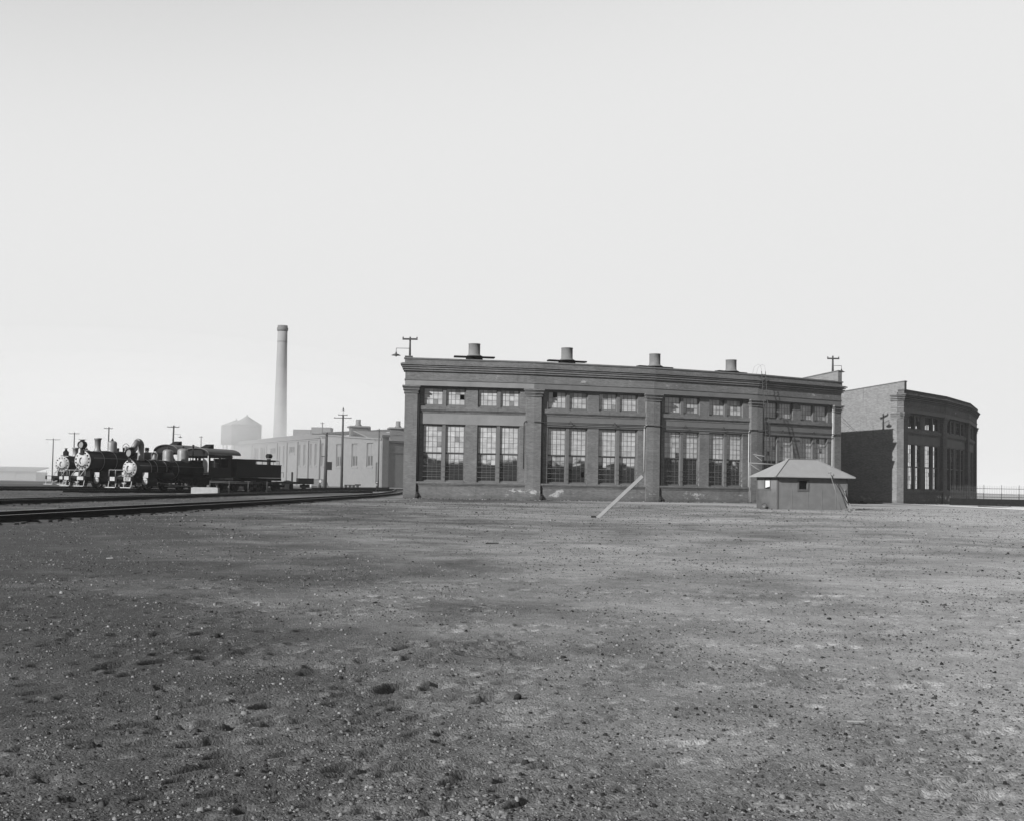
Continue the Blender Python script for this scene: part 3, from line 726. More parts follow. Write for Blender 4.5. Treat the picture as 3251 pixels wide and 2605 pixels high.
q = MB(); zt = ad(1086, 1296, P.y).z; q.tube((0, 0, top.z - .1), (0, 0, zt), .03); q.bar((-.3, 0, zt - .35), (.3, 0, zt - .35), .08, .06); q.lathe([(.05, 0), (.12, .25), (.03, .5)], (0, 0, zt - .35), n=8); q.build('lightning_rod', M['iron'], t)
D_ = 205; P = Vector((ad(1032, 1540, D_).x, D_, 0)); top = ad(1037.5, 1371, D_)
t = pole(P, top.z, .33, [(.35, 2.6)], 'thick dark utility pole with one long crossarm and a hanging board', lean=(top.x - P.x, 0), ins=5)
q = MB(); q.box(.15, 1.2, -.4, -.3, 3.2, 4.65); q.build('notice_board', M['blackmatt'], t)
q = MB(); 
for zz in (5.6, 8.9): q.bar((-.75, -.1, zz), (0, -.1, zz), .1, .12)
q.build('bracket', M['iron'], t)
for (x, yt, D_, hw, lb) in ((1024, 1339, 318, 6, 'small utility pole on the far side of the pale shop roof'), (1204, 1359, 262, 7, 'utility pole standing at the right corner of the pale shop')):
    top = ad(x, yt, D_); 
    P = Vector((ad(x - 1.5, 1450, D_).x, D_, 0)); pole(P, top.z, .2, [(.35, hw * D_ / F_PX)], lb, ins=2, lean=(top.x - P.x, 0))
# shadow-casting lamp pole standing in the gap is the roof one; small wires
for i, (a_, b_, lb) in enumerate(((rp(4) + Vector((0, 0, 7.3)), f_ if False else rp(5, RR - 2.2) + Vector((0, 0, 5.6)), 'upper thin wire slung across the gap between the roundhouse sections'), (rp(4) + Vector((0, 0, 6.9)), rp(5, RR - 1.2) + Vector((0, 0, 5.5)), 'lower thin wire slung across the gap between the roundhouse sections'))):
    q = MB(); pts = [a_.lerp(b_, u_) - Vector((0, 0, .5 * 4 * u_ * (1 - u_))) for u_ in np.linspace(0, 1, 13)]; q.path(pts, .014, 5); o = q.build('overhead_wire', M['greyiron']); tag(o, lb, 'wire', 'wires across the gap')
# ------------------------------------------------------------------ locomotives
def text_mesh(s, size, name, parent, mat, loc, rot, ext=.006):
    cu = bpy.data.curves.new('t', 'FONT'); cu.body = s; cu.size = size; cu.align_x = 'CENTER'; cu.align_y = 'CENTER'; cu.extrude = ext; cu.offset = .006 * size
    o = bpy.data.objects.new('t', cu); COL.objects.link(o); dg = bpy.context.evaluated_depsgraph_get()
    me = bpy.data.meshes.new_from_object(o.evaluated_get(dg)); bpy.data.objects.remove(o)
    n = bpy.data.objects.new(name, me); COL.objects.link(n); me.materials.clear(); me.materials.append(mat); n.parent = parent; n.location = loc; n.rotation_euler = rot
    return n
def wheel(mb, x, y, z, r, sgn):
    mb.lathe([(r * .86, 0), (r, 0), (r, .10), (r * 1.06, .11), (r * 1.06, .14), (r * .84, .14)], (x, y, z), (Vector((1, 0, 0)), Vector((0, 0, 1)), Vector((0, -sgn, 0))) if False else (Vector((1, 0, 0)), Vector((0, 0, 1)), Vector((0, sgn, 0))), 26, cap=False)
    mb.lathe([(.14 * r + .06, -.02), (.14 * r + .06, .14)], (x, y, z), (Vector((1, 0, 0)), Vector((0, 0, 1)), Vector((0, sgn, 0))), 14)
    for i in range(12):
        a = i * math.pi / 6; c, s_ = math.cos(a), math.sin(a)
        mb.bar((x + c * .1, y + sgn * .06, z + s_ * .1), (x + c * r * .9, y + sgn * .06, z + s_ * r * .9), .05, .06, up=(0, 1, 0))
def loco(P, yaw, label, R, zc, Lb, RW, feats, cab, number=None, tall=0.0):
    """x runs back from the smokebox front, -y faces the yard"""
    t = thing('steam_locomotive', label, 'locomotive', P, yaw, 'steam locomotives in a row')
    B = M['black']; q = MB(); RJ = R * 1.08
    q.lathe([(R, 0.0), (R, 1.5), (RJ, 1.52), (RJ, Lb * .62), (RJ * 1.1, Lb * .78), (RJ * 1.1, Lb + .1)], (0, 0, zc), 'x', 40)
    q.hexa([(Lb * .62, -R * .8, .75), (Lb + .1, -R * .8, .75), (Lb + .1, R * .8, .75), (Lb * .62, R * .8, .75), (Lb * .62, -R * .95, zc), (Lb + .1, -R * .98, zc), (Lb + .1, R * .98, zc), (Lb * .62, R * .95, zc)])
    bo = q.build('boiler', B, t)
    q = MB()
    for x in (1.53, Lb * .28, Lb * .42, Lb * .60): q.lathe([(RJ + .004, x), (RJ + .022, x + .005), (RJ + .022, x + .065), (RJ + .004, x + .07)], (0, 0, zc), 'x', 40, cap=False)
    q.build('boiler_bands', M['dome'], bo)
    # smokebox front
    q = MB(); q.lathe([(R * .98, .0), (R * .98, -.05), (R * .9, -.06), (R * .70, -.06), (R * .68, -.12), (R * .3, -.17), (.06, -.18)], (0, 0, zc), 'x', 40)
    sf = q.build('smokebox_front', M['silver'], t)
    q = MB(); 
    for i in range(14):
        a = i * 2 * math.pi / 14 + .2; r_ = R * .80; cy, cz = r_ * math.cos(a), zc + r_ * math.sin(a); s_ = R * random.uniform(.06, .10)
        q.lathe([(s_, 0), (s_ * .8, -.06)], (-.06, cy, cz), (Vector((0, 1, 0)), Vector((0, 0, 1)), Vector((1, 0, 0))), 8)
    for i in range(6):
        a = -2.3 + i * .33; q.lathe([(R * .13, 0), (R * .08, -.07)], (-.08, R * .58 * math.cos(a), zc + R * .58 * math.sin(a)), 'x', 8)
    q.build('door_dogs', M['iron'], sf)
    q = MB()
    for i in range(7):
        a = -1.2 + i * .4; b = a + .4; r_ = R * .2
        q.bar((-.2, r_ * math.cos(a), zc + r_ * math.sin(a) * 1.5), (-.2, r_ * math.cos(b), zc + r_ * math.sin(b) * 1.5), .05, .06, up=(1, 0, 0))
    q.build('number_plate', M['iron'], sf)
    q = MB(); q.path([(-.14, -R * .95, zc - R * .1), (-.2, -R * 1.0, zc + R * .6), (-.2, -R * .2, zc + R * 1.15)], .02); q.build('handrail', M['greyiron'], sf)
    # frame, deck, pilot
    q = MB(); q.box(-.9, Lb + cab[1] + .1, -.62, .62, .62, .95); q.box(-.9, .9, -.75, .75, .95, 1.02); q.box(.2, 1.3, -.6, .6, 1.0, zc - R * .8)
    q.build('frame', M['blackmatt'], t)
    q = MB(); q.box(-1.05, -.9, -1.15, 1.15, .72, 1.08); pbm = q.build('pilot_beam', M['blackmatt'], t)
    q = MB(); q.box(-1.075, -1.052, -.98, -.35, .74, 1.03); q.box(-1.075, -1.052, .5, .95, .74, 1.03); q.build('number_board', M['silver'], pbm)
    if number: text_mesh(number, .3, 'number', pbm, M['iron'], (-1.078, -.66, .88), (math.pi / 2, 0, -math.pi / 2))
    q = MB(); q.box(-1.35, -1.05, -.18, .18, .62, .86); q.box(-1.5, -1.33, -.1, .12, .55, .92); q.build('coupler', M['blackmatt'], t)
    for y in (-.72, .72):
        q = MB(); q.box(-1.32, -1.02, y - .48, y + .48, .22, .28); fb = q.build('footboard', M['silver'], t)
        q = MB()
        for yy in (-.34, .34): q.bar((-1.1, y + yy, .28), (-1.0, y + yy, .74), .05, .04, up=(0, 1, 0))
        q.build('footboard_hanger', M['pale'], fb)
    q = MB(); q.path([(-1.0, -1.1, 1.05), (-1.0, -1.1, 1.55), (-1.0, 1.1, 1.55), (-1.0, 1.1, 1.05)], .018)
    for y in (-.5, .5): q.tube((-1, y, 1.05), (-1, y, 1.55), .016)
    q.path([(-.85, -.45, 1.05), (-.1, -R * .55, zc - R * .7)], .03); q.path([(-.85, .45, 1.05), (-.1, R * .55, zc - R * .7)], .03); q.build('deck_rail', M['pale'], t)
    for s_ in (-1, 1):
        q = MB(); yy = .98 * s_; q.lathe([(.30, .55), (.32, .6), (.32, 1.55), (.30, 1.6)], (0, yy, .72), 'x', 20); q.box(.58, 1.58, yy - .28, yy + .28, .98, 1.42)
        cy = q.build('cylinder', B, t)
        q = MB(); q.box(.55, .58, yy - .26, yy + .26, 1.0, 1.40); q.lathe([(.29, .53), (.22, .50), (.05, .46)], (0, yy, .72), 'x', 18); q.build('cylinder_cover', M['silver'], cy)
        q = MB(); q.box(1.6, Lb, s_ * 1.12 - .14 * 1, s_ * 1.12 + .14, 1.42, 1.47); q.build('running_board', B, t)
        q = MB(); q.path([(.3, s_ * (RJ + .06), zc + .25), (Lb - .1, s_ * (RJ + .1), zc + .25)], .018)
        for i in range(6): q.tube((.3 + (Lb - .5) * i / 5, s_ * (RJ - .02), zc + .25), (.3 + (Lb - .5) * i / 5, s_ * (RJ + .08), zc + .25), .02)
        q.build('handrail', M['greyiron'], t)
        nx = 3; ws = [2.9 + i * (Lb - 3.6) / 2.2 for i in range(nx)]
        for x in ws:
            q = MB(); wheel(q, x, s_ * .70, RW, RW, s_); q.build('driving_wheel', M['blackmatt'], t)
        q = MB(); q.bar((ws[0], s_ * .90, RW * .75), (ws[-1], s_ * .90, RW * .75), .05, .11, up=(0, 0, 1)); q.bar((1.6, s_ * .96, .72), (ws[1], s_ * .96, RW * .75), .05, .09); q.build('side_rod', M['greyiron'], t)
    q = MB(); q.lathe([(.26, 2.2), (.28, 2.25), (.28, 3.4), (.26, 3.45)], (0, -1.12, 1.18), 'x', 18); q.build('air_tank', B, t)
    q = MB(); q.lathe([(.14, 0), (.14, .4), (.09, .42), (.09, .5), (.16, .52), (.16, .95)], (Lb * .45, -R - .28, zc - .5), 'z', 14); q.build('air_pump', B, t)
    zt = zc + RJ
    for ft in feats:
        kind, x = ft[0], ft[1]
        if kind == 'stack':
            h, r_ = ft[2], ft[3]; q = MB(); q.lathe([(r_ * 1.5, zt - .12 - R * .1), (r_ * 1.1, zt + .08), (r_ * .95, zt + .2), (r_ * 1.05, h - .14), (r_ * 1.25, h - .12), (r_ * 1.28, h), (r_ * 1.05, h), (r_ * .9, h - .3)], (x, 0, 0), 'z', 24); q.build('smokestack', M['dome'], t)
        if kind == 'dome':
            h, r_, mt = ft[2], ft[3], ft[4]; q = MB(); q.lathe([(r_ * 1.2, zt - .15), (r_ * 1.02, zt + .05), (r_, zt + .12), (r_, h - r_ * .55), (r_ * .92, h - r_ * .3), (r_ * .7, h - r_ * .1), (r_ * .3, h), (.02, h + .01)], (x, 0, 0), 'z', 28); dm = q.build('dome', M[mt], t)
            q = MB(); q.lathe([(.1, h - .02), (.12, h + .1), (.04, h + .14), (.04, h + .22)], (x, 0, 0), 'z', 10); q.build('dome_valve', M['iron'], dm)
        if kind == 'hood':       # stack with bent hood
            h, r_ = ft[2], ft[3]; q = MB(); q.lathe([(r_ * 1.3, zt - .1), (r_, zt + .1), (r_, h - .45)], (x + .25, 0, 0), 'z', 20)
            for i in range(6):
                a0, a1 = i * .3, (i + 1) * .3; c0 = Vector((x - .1 + .35 * math.cos(a0), 0, h - .45 + .35 * math.sin(a0))); c1 = Vector((x - .1 + .35 * math.cos(a1), 0, h - .45 + .35 * math.sin(a1))); q.tube(c0, c1, r_, r_ * .98, 18)
            c = Vector((x - .1 + .35 * math.cos(1.8), 0, h - .45 + .35 * math.sin(1.8))); q.tube(c, c + Vector((-.5, 0, -.55)), r_ * .95, r_ * .8, 18)
            q.build('smokestack_hood', M['silver'] if len(ft) > 4 else M['dome'], t)
        if kind == 'light':
            z, r_ = ft[2], ft[3]; q = MB(); q.lathe([(r_ * .95, -.3), (r_, -.3), (r_, .22), (r_ * .6, .34), (.05, .36)], (x, 0, z), 'x', 22, cap=False); q.box(x - .12, x + .2, -.14, .14, zt - .4, z - r_ + .04); hl = q.build('headlight', B, t)
            q = MB(); q.lathe([(r_ * .9, -.2), (r_ * .4, -.08), (.05, -.02)], (x, 0, z), 'x', 20); q.build('reflector', M['dome'], hl)
            q = MB(); q.box(x - .3, x + .2, -.03, .03, z + r_, z + r_ + .12); q.box(x - .28, x + .2, -r_ * .7, r_ * .7, z + r_ + .1, z + r_ + .14); q.build('number_lamp', M['greyiron'], hl)
        if kind == 'lantern':
            z0, z1 = ft[2], ft[3]; q = MB(); q.box(x - .2, x + .2, -.2, .2, z0, z0 + (z1 - z0) * .55); q.lathe([(.24, z0 + (z1 - z0) * .55), (.1, z0 + (z1 - z0) * .8), (.1, z1), (.16, z1), (.16, z1 + .04)], (x, 0, 0), 'z', 12); q.box(x - .35, x + .25, -.35, .35, z0 - .06, z0)
            q.build('marker_lantern', M['blackmatt'], t)
        if kind == 'bell':
            q = MB(); z = zt - .05; r_ = ft[2]
            q.path([(x, -r_ * 1.1, z), (x, -r_ * 1.2, z + r_ * 2.2), (x, -r_ * .3, z + r_ * 2.9), (x, r_ * .3, z + r_ * 2.9), (x, r_ * 1.2, z + r_ * 2.2), (x, r_ * 1.1, z)], .03); q.lathe([(r_, z + .1), (r_ * .85, z + r_ * .5), (r_ * .6, z + r_ * 1.3), (r_ * .45, z + r_ * 1.9), (.05, z + r_ * 2.1)], (x, 0, 0), 'z', 16)
            q.build('bell', M['dome'], t)
        if kind == 'pops':
            q = MB(); z = zt - .05
            for dx in (-.12, .14): q.lathe([(.07, z), (.07, z + .25), (.11, z + .28), (.11, z + .5), (.05, z + .55)], (x + dx, 0, 0), 'z', 10)
            q.build('safety_valve', M['iron'], t)
        if kind == 'vertpipe':
            q = MB(); q.path([(x, -R * .5, zt - .25), (x, -R * .5, ft[2])], .05, 10); q.lathe([(.09, ft[2] - .25), (.09, ft[2])], (x, -R * .5, 0), 'z', 10); q.build('whistle', M['iron'], t)
    # cab
    x0, Lc, ze, zr, over = Lb, cab[1], cab[2], cab[3], cab[4]; hw = 1.22
    q = MB(); zs = ze - 1.05
    q.box(x0, x0 + Lc, -hw, -hw + .05, 1.15, zs); q.box(x0, x0 + Lc, hw - .05, hw, 1.15, zs)
    for yy in (-hw, hw - .05):
        for (a, b) in ((0, .22), (Lc * .46, Lc * .54), (Lc - .4, Lc)): q.box(x0 + a, x0 + b, yy, yy + .05, zs, ze - .28)
        q.box(x0, x0 + Lc, yy, yy + .05, ze - .28, ze)
    q.box(x0, x0 + .05, -hw + .05, -R * .9, 1.3, ze - .6); q.box(x0, x0 + .05, R * .9, hw - .05, 1.3, ze - .6)
    n = 10
    q.face([(x0 + .02, -hw, ze)] + [(x0 + .02, hw * -math.cos(math.pi * i / n), ze + (zr - ze) * math.sin(math.pi * i / n)) for i in range(1, n)] + [(x0 + .02, hw, ze), (x0 + .02, hw - .1, ze - .12), (x0 + .02, -hw + .1, ze - .12)])
    q.box(x0, x0 + Lc, -hw + .05, hw - .05, 1.1, 1.15); q.box(x0 + Lc * .0 + .1, x0 + Lc * .35, -.6, .6, 1.15, zc + R * .6)
    cb = q.build('cab', B, t)
    q = MB(); q.box(x0 - .03, x0 - .003, -hw, -R * .98, 1.35, ze - .3); q.box(x0 - .03, x0 - .003, R * .98, hw, 1.35, ze - .3); q.build('sunlit_cab_front', M['silver'], cb)  # silver sheet paints sunlight onto the front of the black cab
    q = MB(); pts = [(-math.cos(math.pi * i / n) * (hw + .12), ze + (zr - ze) * math.sin(math.pi * i / n)) for i in range(n + 1)]
    for (a, b) in zip(pts, pts[1:]): q.hexa([(x0 - .2, a[0], a[1]), (x0 + Lc + over, a[0], a[1]), (x0 + Lc + over, b[0], b[1]), (x0 - .2, b[0], b[1]), (x0 - .2, a[0], a[1] + .05), (x0 + Lc + over, a[0], a[1] + .05), (x0 + Lc + over, b[0], b[1] + .05), (x0 - .2, b[0], b[1] + .05)])
    rf = q.build('cab_roof', M['greyiron'], cb)
    q = MB(); q.hexa([(x0 + .9, -.4, zr - .02), (x0 + 1.7, -.4, zr - .02), (x0 + 1.7, .4, zr - .02), (x0 + .9, .4, zr - .02), (x0 + .95, -.4, zr + .1), (x0 + 1.7, -.4, zr + .38), (x0 + 1.7, .4, zr + .38), (x0 + .95, .4, zr + .1)]); q.build('roof_hatch', M['blackmatt'], rf)
    q = MB(); 
    for yy in (-hw + .02, hw - .04):
        for (a, b) in ((.22, Lc * .46),):
            q.box(x0 + a, x0 + b, yy, yy + .02, zs + .36, zs + .39); q.box(x0 + (a + b) / 2 - .015, x0 + (a + b) / 2 + .015, yy, yy + .02, zs, ze - .28)
    q.build('cab_window', M['greyiron'], cb)
    return t
def tender(P, yaw, label, L, zt, zstep):
    t = thing('tender', label, 'tender', P, yaw)
    q = MB(); hw = 1.2; q.box(0, L, -hw, hw, 1.2, zstep); q.box(-.02, L + .03, -hw - .04, hw + .04, zstep, zstep + .06); bd = q.build('tank', M['black'], t)
    q = MB(); q.hexa([(.1, -hw + .02, zstep + .06), (L * .42, -hw + .02, zstep + .06), (L * .42, hw - .02, zstep + .06), (.1, hw - .02, zstep + .06), (.0, -hw, zt), (L * .42, -hw, zt), (L * .42, hw, zt), (.0, hw, zt)]); q.build('coal_boards', M['black'], t)
    q = MB()
    for x in np.linspace(L * .45, L - .2, 5): q.tube((x, -hw + .1, zstep), (x, -hw + .1, zstep + .4), .02)
    q.path([(L * .42, -hw + .1, zstep + .4), (L - .2, -hw + .1, zstep + .42)], .03); q.bar((L * .42, -.5, zt - .05), (L - .1, -.5, zt - .05), .35, .16); q.build('rail', M['black'], t)
    q = MB(); q.box(-.3, L + .2, -1.1, 1.1, .95, 1.18); q.build('frame', M['blackmatt'], t)
    for xc in (L * .2, L * .8):
        q = MB(); q.box(xc - 1.15, xc + 1.15, -1.05, -.9, .45, .8); q.box(xc - 1.15, xc + 1.15, .9, 1.05, .45, .8); q.box(xc - .3, xc + .3, -.9, .9, .6, .95); tr = q.build('truck', M['blackmatt'], t)
        for x in (xc - .8, xc + .8):
            for s_ in (-1, 1):
                q = MB(); q.lathe([(.42, 0), (.42, .1), (.1, .12)], (x, s_ * .72, .42), (Vector((1, 0, 0)), Vector((0, 0, 1)), Vector((0, s_, 0))), 20); q.build('wheel', M['blackmatt'], tr)
    q = MB(); q.lathe([(.2, L - .6), (.21, L - .58), (.21, L - .1), (.2, L - .08)], (0, -.1, zstep + .85), 'x', 18); q.box(L - .5, L - .2, -.2, 0, zstep + .05, zstep + .6); q.build('rear_lamp', M['black'], t)
    q = MB(); q.path([(L + .05, -1.1, 1.25), (L + .05, -1.1, 1.7), (L + .55, -1.1, 1.7), (L + .55, -1.1, 1.25)], .02); q.build('grab_iron', M['greyiron'], t)
    return t
ZR = .16
def ydir(dx, dy): return math.atan2(dy, dx)
Y3 = ydir(.38, .925)
c3 = ad(413, 1485.7, 87.0); c3.z = ZR - .0
sc = ad(413, 1485.7, 87.0).z - ZR
L3 = loco(c3, Y3, 'nearest black switching locomotive with two grey domes and a visible cab', .66, sc, 7.9, .52,
    [('light', .0, sc + 1.18, .3), ('hood', .9, 3.85, .24), ('bell', 2.7, .24), ('dome', 4.3, 3.28, .40, 'dome'), ('dome', 6.15, 3.42, .44, 'dome'), ('vertpipe', 7.0, 3.75)], (0, 3.0, 3.0, 3.5, 1.2), number='827')
u3 = Vector((math.cos(Y3), math.sin(Y3), 0))
tender(c3 + u3 * 11.7, Y3, 'long black tender coupled behind the nearest locomotive', 6.7, 2.75, 2.3)
c2 = ad(263.5, 1460.6, 96.0); z2 = c2.z - ZR; c2.z = ZR; Y2 = ydir(.34, .94); u2 = Vector((math.cos(Y2), math.sin(Y2), 0))
loco(c2, Y2, 'black locomotive in the middle of the row, with tall flared stack, headlight and banded boiler', .83, z2, 11.2, .62,
    [('light', -.1, z2 + 1.32, .3), ('stack', 1.75, 4.3, .25), ('dome', 3.6, 4.15, .40, 'dome'), ('bell', 5.4, .27), ('vertpipe', 4.6, 3.6), ('hood', 7.2, 4.0, .2), ('pops', 8.3)], (0, 3.6, 3.5, 4.1, .4))
tender(c2 + u2 * 15.6, Y2, 'black tender of the middle locomotive, behind the nearest cab', 6.0, 2.8, 2.4)
c1 = ad(198, 1471.6, 114.0); z1 = c1.z - ZR; c1.z = ZR; Y1 = ydir(.15, .99); u1 = Vector((math.cos(Y1), math.sin(Y1), 0))
loco(c1, Y1, 'black locomotive farthest left, half hidden, with a lantern on its smokebox', .78, z1, 9.0, .6,
    [('lantern', .6, z1 + .88, z1 + 1.55), ('stack', 2.4, 3.95, .26), ('dome', 4.6, 3.8, .38, 'dome')], (0, 2.6, 3.3, 3.8, .3))

# flat car, loose wheels, brick stack, pale slab between the tracks
P = gp(842, 1557); fy = ydir(.32, .95)
fc = thing('flat_car', 'low dark flat car standing behind the nearest tender', 'flat car', P, fy)
q = MB(); q.box(0, 8.5, -1.2, 1.2, .8, 1.05); q.build('deck', M['iron'], fc); q = MB(); q.box(5.0, 8.5, -1.2, -.9, 1.05, 1.45); q.box(3.6, 3.75, -1.2, -1.05, 1.05, 2.1); q.build('load', M['black'], fc)
for x in (1.3, 6.9):
    for s_ in (-1, 1):
        q = MB(); q.lathe([(.42, 0), (.42, .1), (.1, .12)], (x, s_ * .75, .42), (Vector((1, 0, 0)), Vector((0, 0, 1)), Vector((0, s_, 0))), 18); q.build('wheel', M['blackmatt'], fc)
    q = MB(); q.box(x - 1.0, x + 1.0, -1.0, -.86, .4, .75); q.build('truck_frame', M['blackmatt'], fc)
P = gp(914, 1556)
q = MB(); q.lathe([(.55, 0), (.6, .03), (.6, .16), (.5, .18), (.1, .2)], (0, 0, .6), 'y', 26); q.lathe([(.08, .2), (.08, 1.4)], (0, 0, .6), 'y', 10); q.lathe([(.1, 1.4), (.6, 1.42), (.6, 1.55), (.5, 1.58)], (0, 0, .6), 'y', 26)
o = q.build('wheelset', M['iron']); o.location = P; o.rotation_euler = (0, 0, .3); tag(o, 'loose black wheelset standing just right of the flat car', 'wheelset')
bs = thing('brick_pile', 'squared pile of mottled grey blocks stacked before the tender', 'brick pile', gp(792, 1563)); 
q1 = MB(); q2_ = MB(); r = random.Random(4)
for j in range(6):
    i = 0; x = -1.5 + (j > 3) * .4
    while x < 1.5 - (j > 4) * 1.0:
        wv = r.choice([.22, .3, .42]); (q1 if r.random() < .4 else q2_).box(x + .01, x + wv - .01, r.uniform(0, .06), 1.0, j * .25 + .005, j * .25 + .24); x += wv
q1.build('pale_blocks', M['greyiron'], bs); q2_.build('dark_blocks', M['iron'], bs); bs.rotation_euler = (0, 0, math.radians(10))
P = gp(606, 1567); o = None; q = MB(); q.box(0, 1.95, 0, .9, 0, .50); q.box(.1, 1.85, .1, .8, .50, .53); o = q.build('stone_slab', M['pale']); o.location = P; o.rotation_euler = (0, 0, .1); tag(o, 'pale stained rectangular slab beside the nearest locomotive', 'stone slab')
q = MB(); q.bar((0, 0, .04), (1.1, .1, .05), .25, .06); o = q.build('plank', M['woodpale']); o.location = gp(560, 1568); tag(o, 'short pale plank on the ground left of the stained slab', 'plank')
q = MB(); q.tube((0, 0, 1.0), (4.6, 1.5, .95), .014); q.tube((0, 0, .9), (4.6, 1.5, .85), .014)
for i in range(4): q.tube((i * 1.4, i * .45, 0), (i * 1.4, i * .45, 1.05), .02)
o = q.build('pipe_rail', M['greyiron']); o.location = gp(655, 1566) + Vector((0, 1.0, 0)); tag(o, 'thin double pipe rail running in front of the tender', 'pipe rail')

# ------------------------------------------------------------------ tracks
def offset(pts, d):
    out = []
    for i, p in enumerate(pts):
        a = pts[max(0, i - 1)]; b = pts[min(len(pts) - 1, i + 1)]; t = (b - a).normalized(); n = Vector((t.y, -t.x, 0)); out.append(p + n * d)
    return out
def resample(pts, n):
    L = [0]
    for a, b in zip(pts, pts[1:]): L.append(L[-1] + (b - a).length)
    xs = np.interp(np.linspace(0, L[-1], n), L, [p.x for p in pts]); ys = np.interp(np.linspace(0, L[-1], n), L, [p.y for p in pts])
    return [Vector((a, b, 0)) for a, b in zip(xs, ys)], L[-1]
def rail_mesh(mb, pts, zb, h=.16):
    prof = [(-.075, 0), (.075, 0), (.075, .02), (.014, .035), (.014, h - .045), (.036, h - .035), (.036, h), (-.036, h), (-.036, h - .035), (-.014, h - .045), (-.014, .035), (-.075, .02)]
    rings = []
    for i, p in enumerate(pts):
        a = pts[max(0, i - 1)]; b = pts[min(len(pts) - 1, i + 1)]; t = (b - a).normalized(); n = Vector((t.y, -t.x, 0))
        rings.append([mb.pt(p + n * x + Vector((0, 0, zb + z))) for x, z in prof])
    for A, B in zip(rings, rings[1:]):
        for i in range(12):
            j = (i + 1) % 12; mb.f.append([A[i], A[j], B[j], B[i]]); mb.mi.append(1 if i == 6 else 0); mb.sm.append(False)
    for r_ in (rings[0][::-1], rings[-1]): mb.f.append(r_); mb.mi.append(0); mb.sm.append(False)
def track(pts, label, zt=.0, gauge=1.5, tie_sp=.62, seed=1, tielen=2.5, ntie=100, h=.17):
    """pts: line of the near rail"""
    pts, L = resample([Vector((p[0], p[1], 0)) for p in pts], 40)
    t = thing('railway_track', label, 'railway track', pts[len(pts) // 2])
    for d in (0, -gauge):
        q = MB(); rail_mesh(q, offset(pts, d), zt + .02, h); q.build('rail', [M['rail'], M['railtop']], t, world=True)
    r = random.Random(seed); n = int(L / tie_sp); rest = MB()
    P, _ = resample(pts, n)
    for i in range(n):
        a = P[max(0, i - 1)]; b = P[min(n - 1, i + 1)]; tt = (b - a).normalized(); nn = Vector((tt.y, -tt.x, 0)); c = P[i] - nn * (gauge / 2 + r.uniform(-.08, .08))
        q = MB() if i < ntie - 1 else rest
        z0 = zt - .14 + r.uniform(0, .05); q.bar(c - nn * tielen / 2 + Vector((0, 0, z0)), c + nn * tielen / 2 + Vector((0, 0, z0)), .22, .28)
        if i < ntie - 1: q.build('tie', M['tie'], t, world=True, uv=False)
    if rest.f: o = rest.build('ties', M['tie'], t, world=True, uv=False); o['kind'] = 'stuff'
    return t
track([(-13.2, 4), (-11.85, 26.5), (-10.7, 56), (-10.0, 84), (-10.4, 104), (-12.0, 130), (-14.5, 160)], 'nearest railway track, crossing the bare yard towards the roundhouse corner', seed=1)
track([(-20.6, 12), (-19.4, 43.3), (-19.05, 62), (-18.3, 98), (-16.6, 166)], 'second railway track from the foreground, running behind the nearest one', seed=2)
def ltrack(c, u, back, fwd, lb, seed):
    n = Vector((u.y, -u.x, 0)); a = c - u * fwd + n * .75; b = c + u * back + n * .75
    return track([(a.x, a.y), (b.x, b.y)], lb, seed=seed)
ltrack(c3, u3, 36, 6, 'railway track under the nearest locomotive', 3)
ltrack(c2, u2, 34, 14, 'railway track under the middle locomotive, its bare end running out to the left', 4)
ltrack(c1, u1, 34, 16, 'railway track under the farthest locomotive', 5)
P1_, P2_ = gp(700, 1551), gp(1275, 1551)
track([(P1_.x, P1_.y), (-22, 150), (-14.2, 182)], 'distant railway track passing in front of the pale shop building', seed=6, ntie=60)
# pile of old rails between the tracks
rpile = thing('rail_pile', 'long low pile of dark old rails between the tracks left of the roundhouse', 'pile of rails', gp(1120, 1561))
a, b = gp(940, 1563), gp(1268, 1560); a = Vector((a.x, 112, 0)); b = Vector((-15.8, 158, 0)); d_ = (b - a).normalized(); n_ = Vector((d_.y, -d_.x, 0)); r = random.Random(8)
for i in range(12):
    q = MB(); lay = i // 4; s0 = r.uniform(0, 6); s1 = (b - a).length - r.uniform(0, 8); off_ = (i % 4) * .26 - .4 + r.uniform(-.04, .04)
    rail_mesh(q, [a + d_ * s0 + n_ * off_, a + d_ * s1 + n_ * (off_ + r.uniform(-.05, .05))], .0 + lay * .165, .16); q.build('rail', [M['rail'], M['rail']], rpile, world=True)

# small yard things in front of the shop
def switch_stand(P, label, target):
    t = thing('switch_stand', label, 'switch stand', P, 0, 'switch stands beside the tracks'); q = MB(); q.box(-.25, .25, -.2, .2, 0, .12); q.lathe([(.12, .12), (.08, .5), (.1, .55), (.1, .7), (.03, .72), (.03, 1.25)], n=10); q.path([(0, 0, .4), (.5, 0, .3)], .03); q.build('stand', M['iron'], t)
    q = MB(); q.lathe([(.17 * target, -.02), (.17 * target, .02)], (0, -.05, 1.15), 'y', 20); q.build('target', M['pale'], t); q = MB(); q.box(-.14, .14, .0, .25, .98, 1.3); q.build('lamp', M['iron'], t); return t
switch_stand(gp(1016, 1558.5), 'switch stand with round white target in front of the slatted rack', 1.0)
switch_stand(gp(1196, 1560), 'small switch stand beside the tracks, nearer the roundhouse corner', .55)
q0 = gp(1011, 1546); t = thing('slatted_rack', 'sloping slatted timber rack in front of the pale shop', 'timber rack', q0)
W_ = 50 / F_PX * q0.y; H_ = 27 / F_PX * q0.y
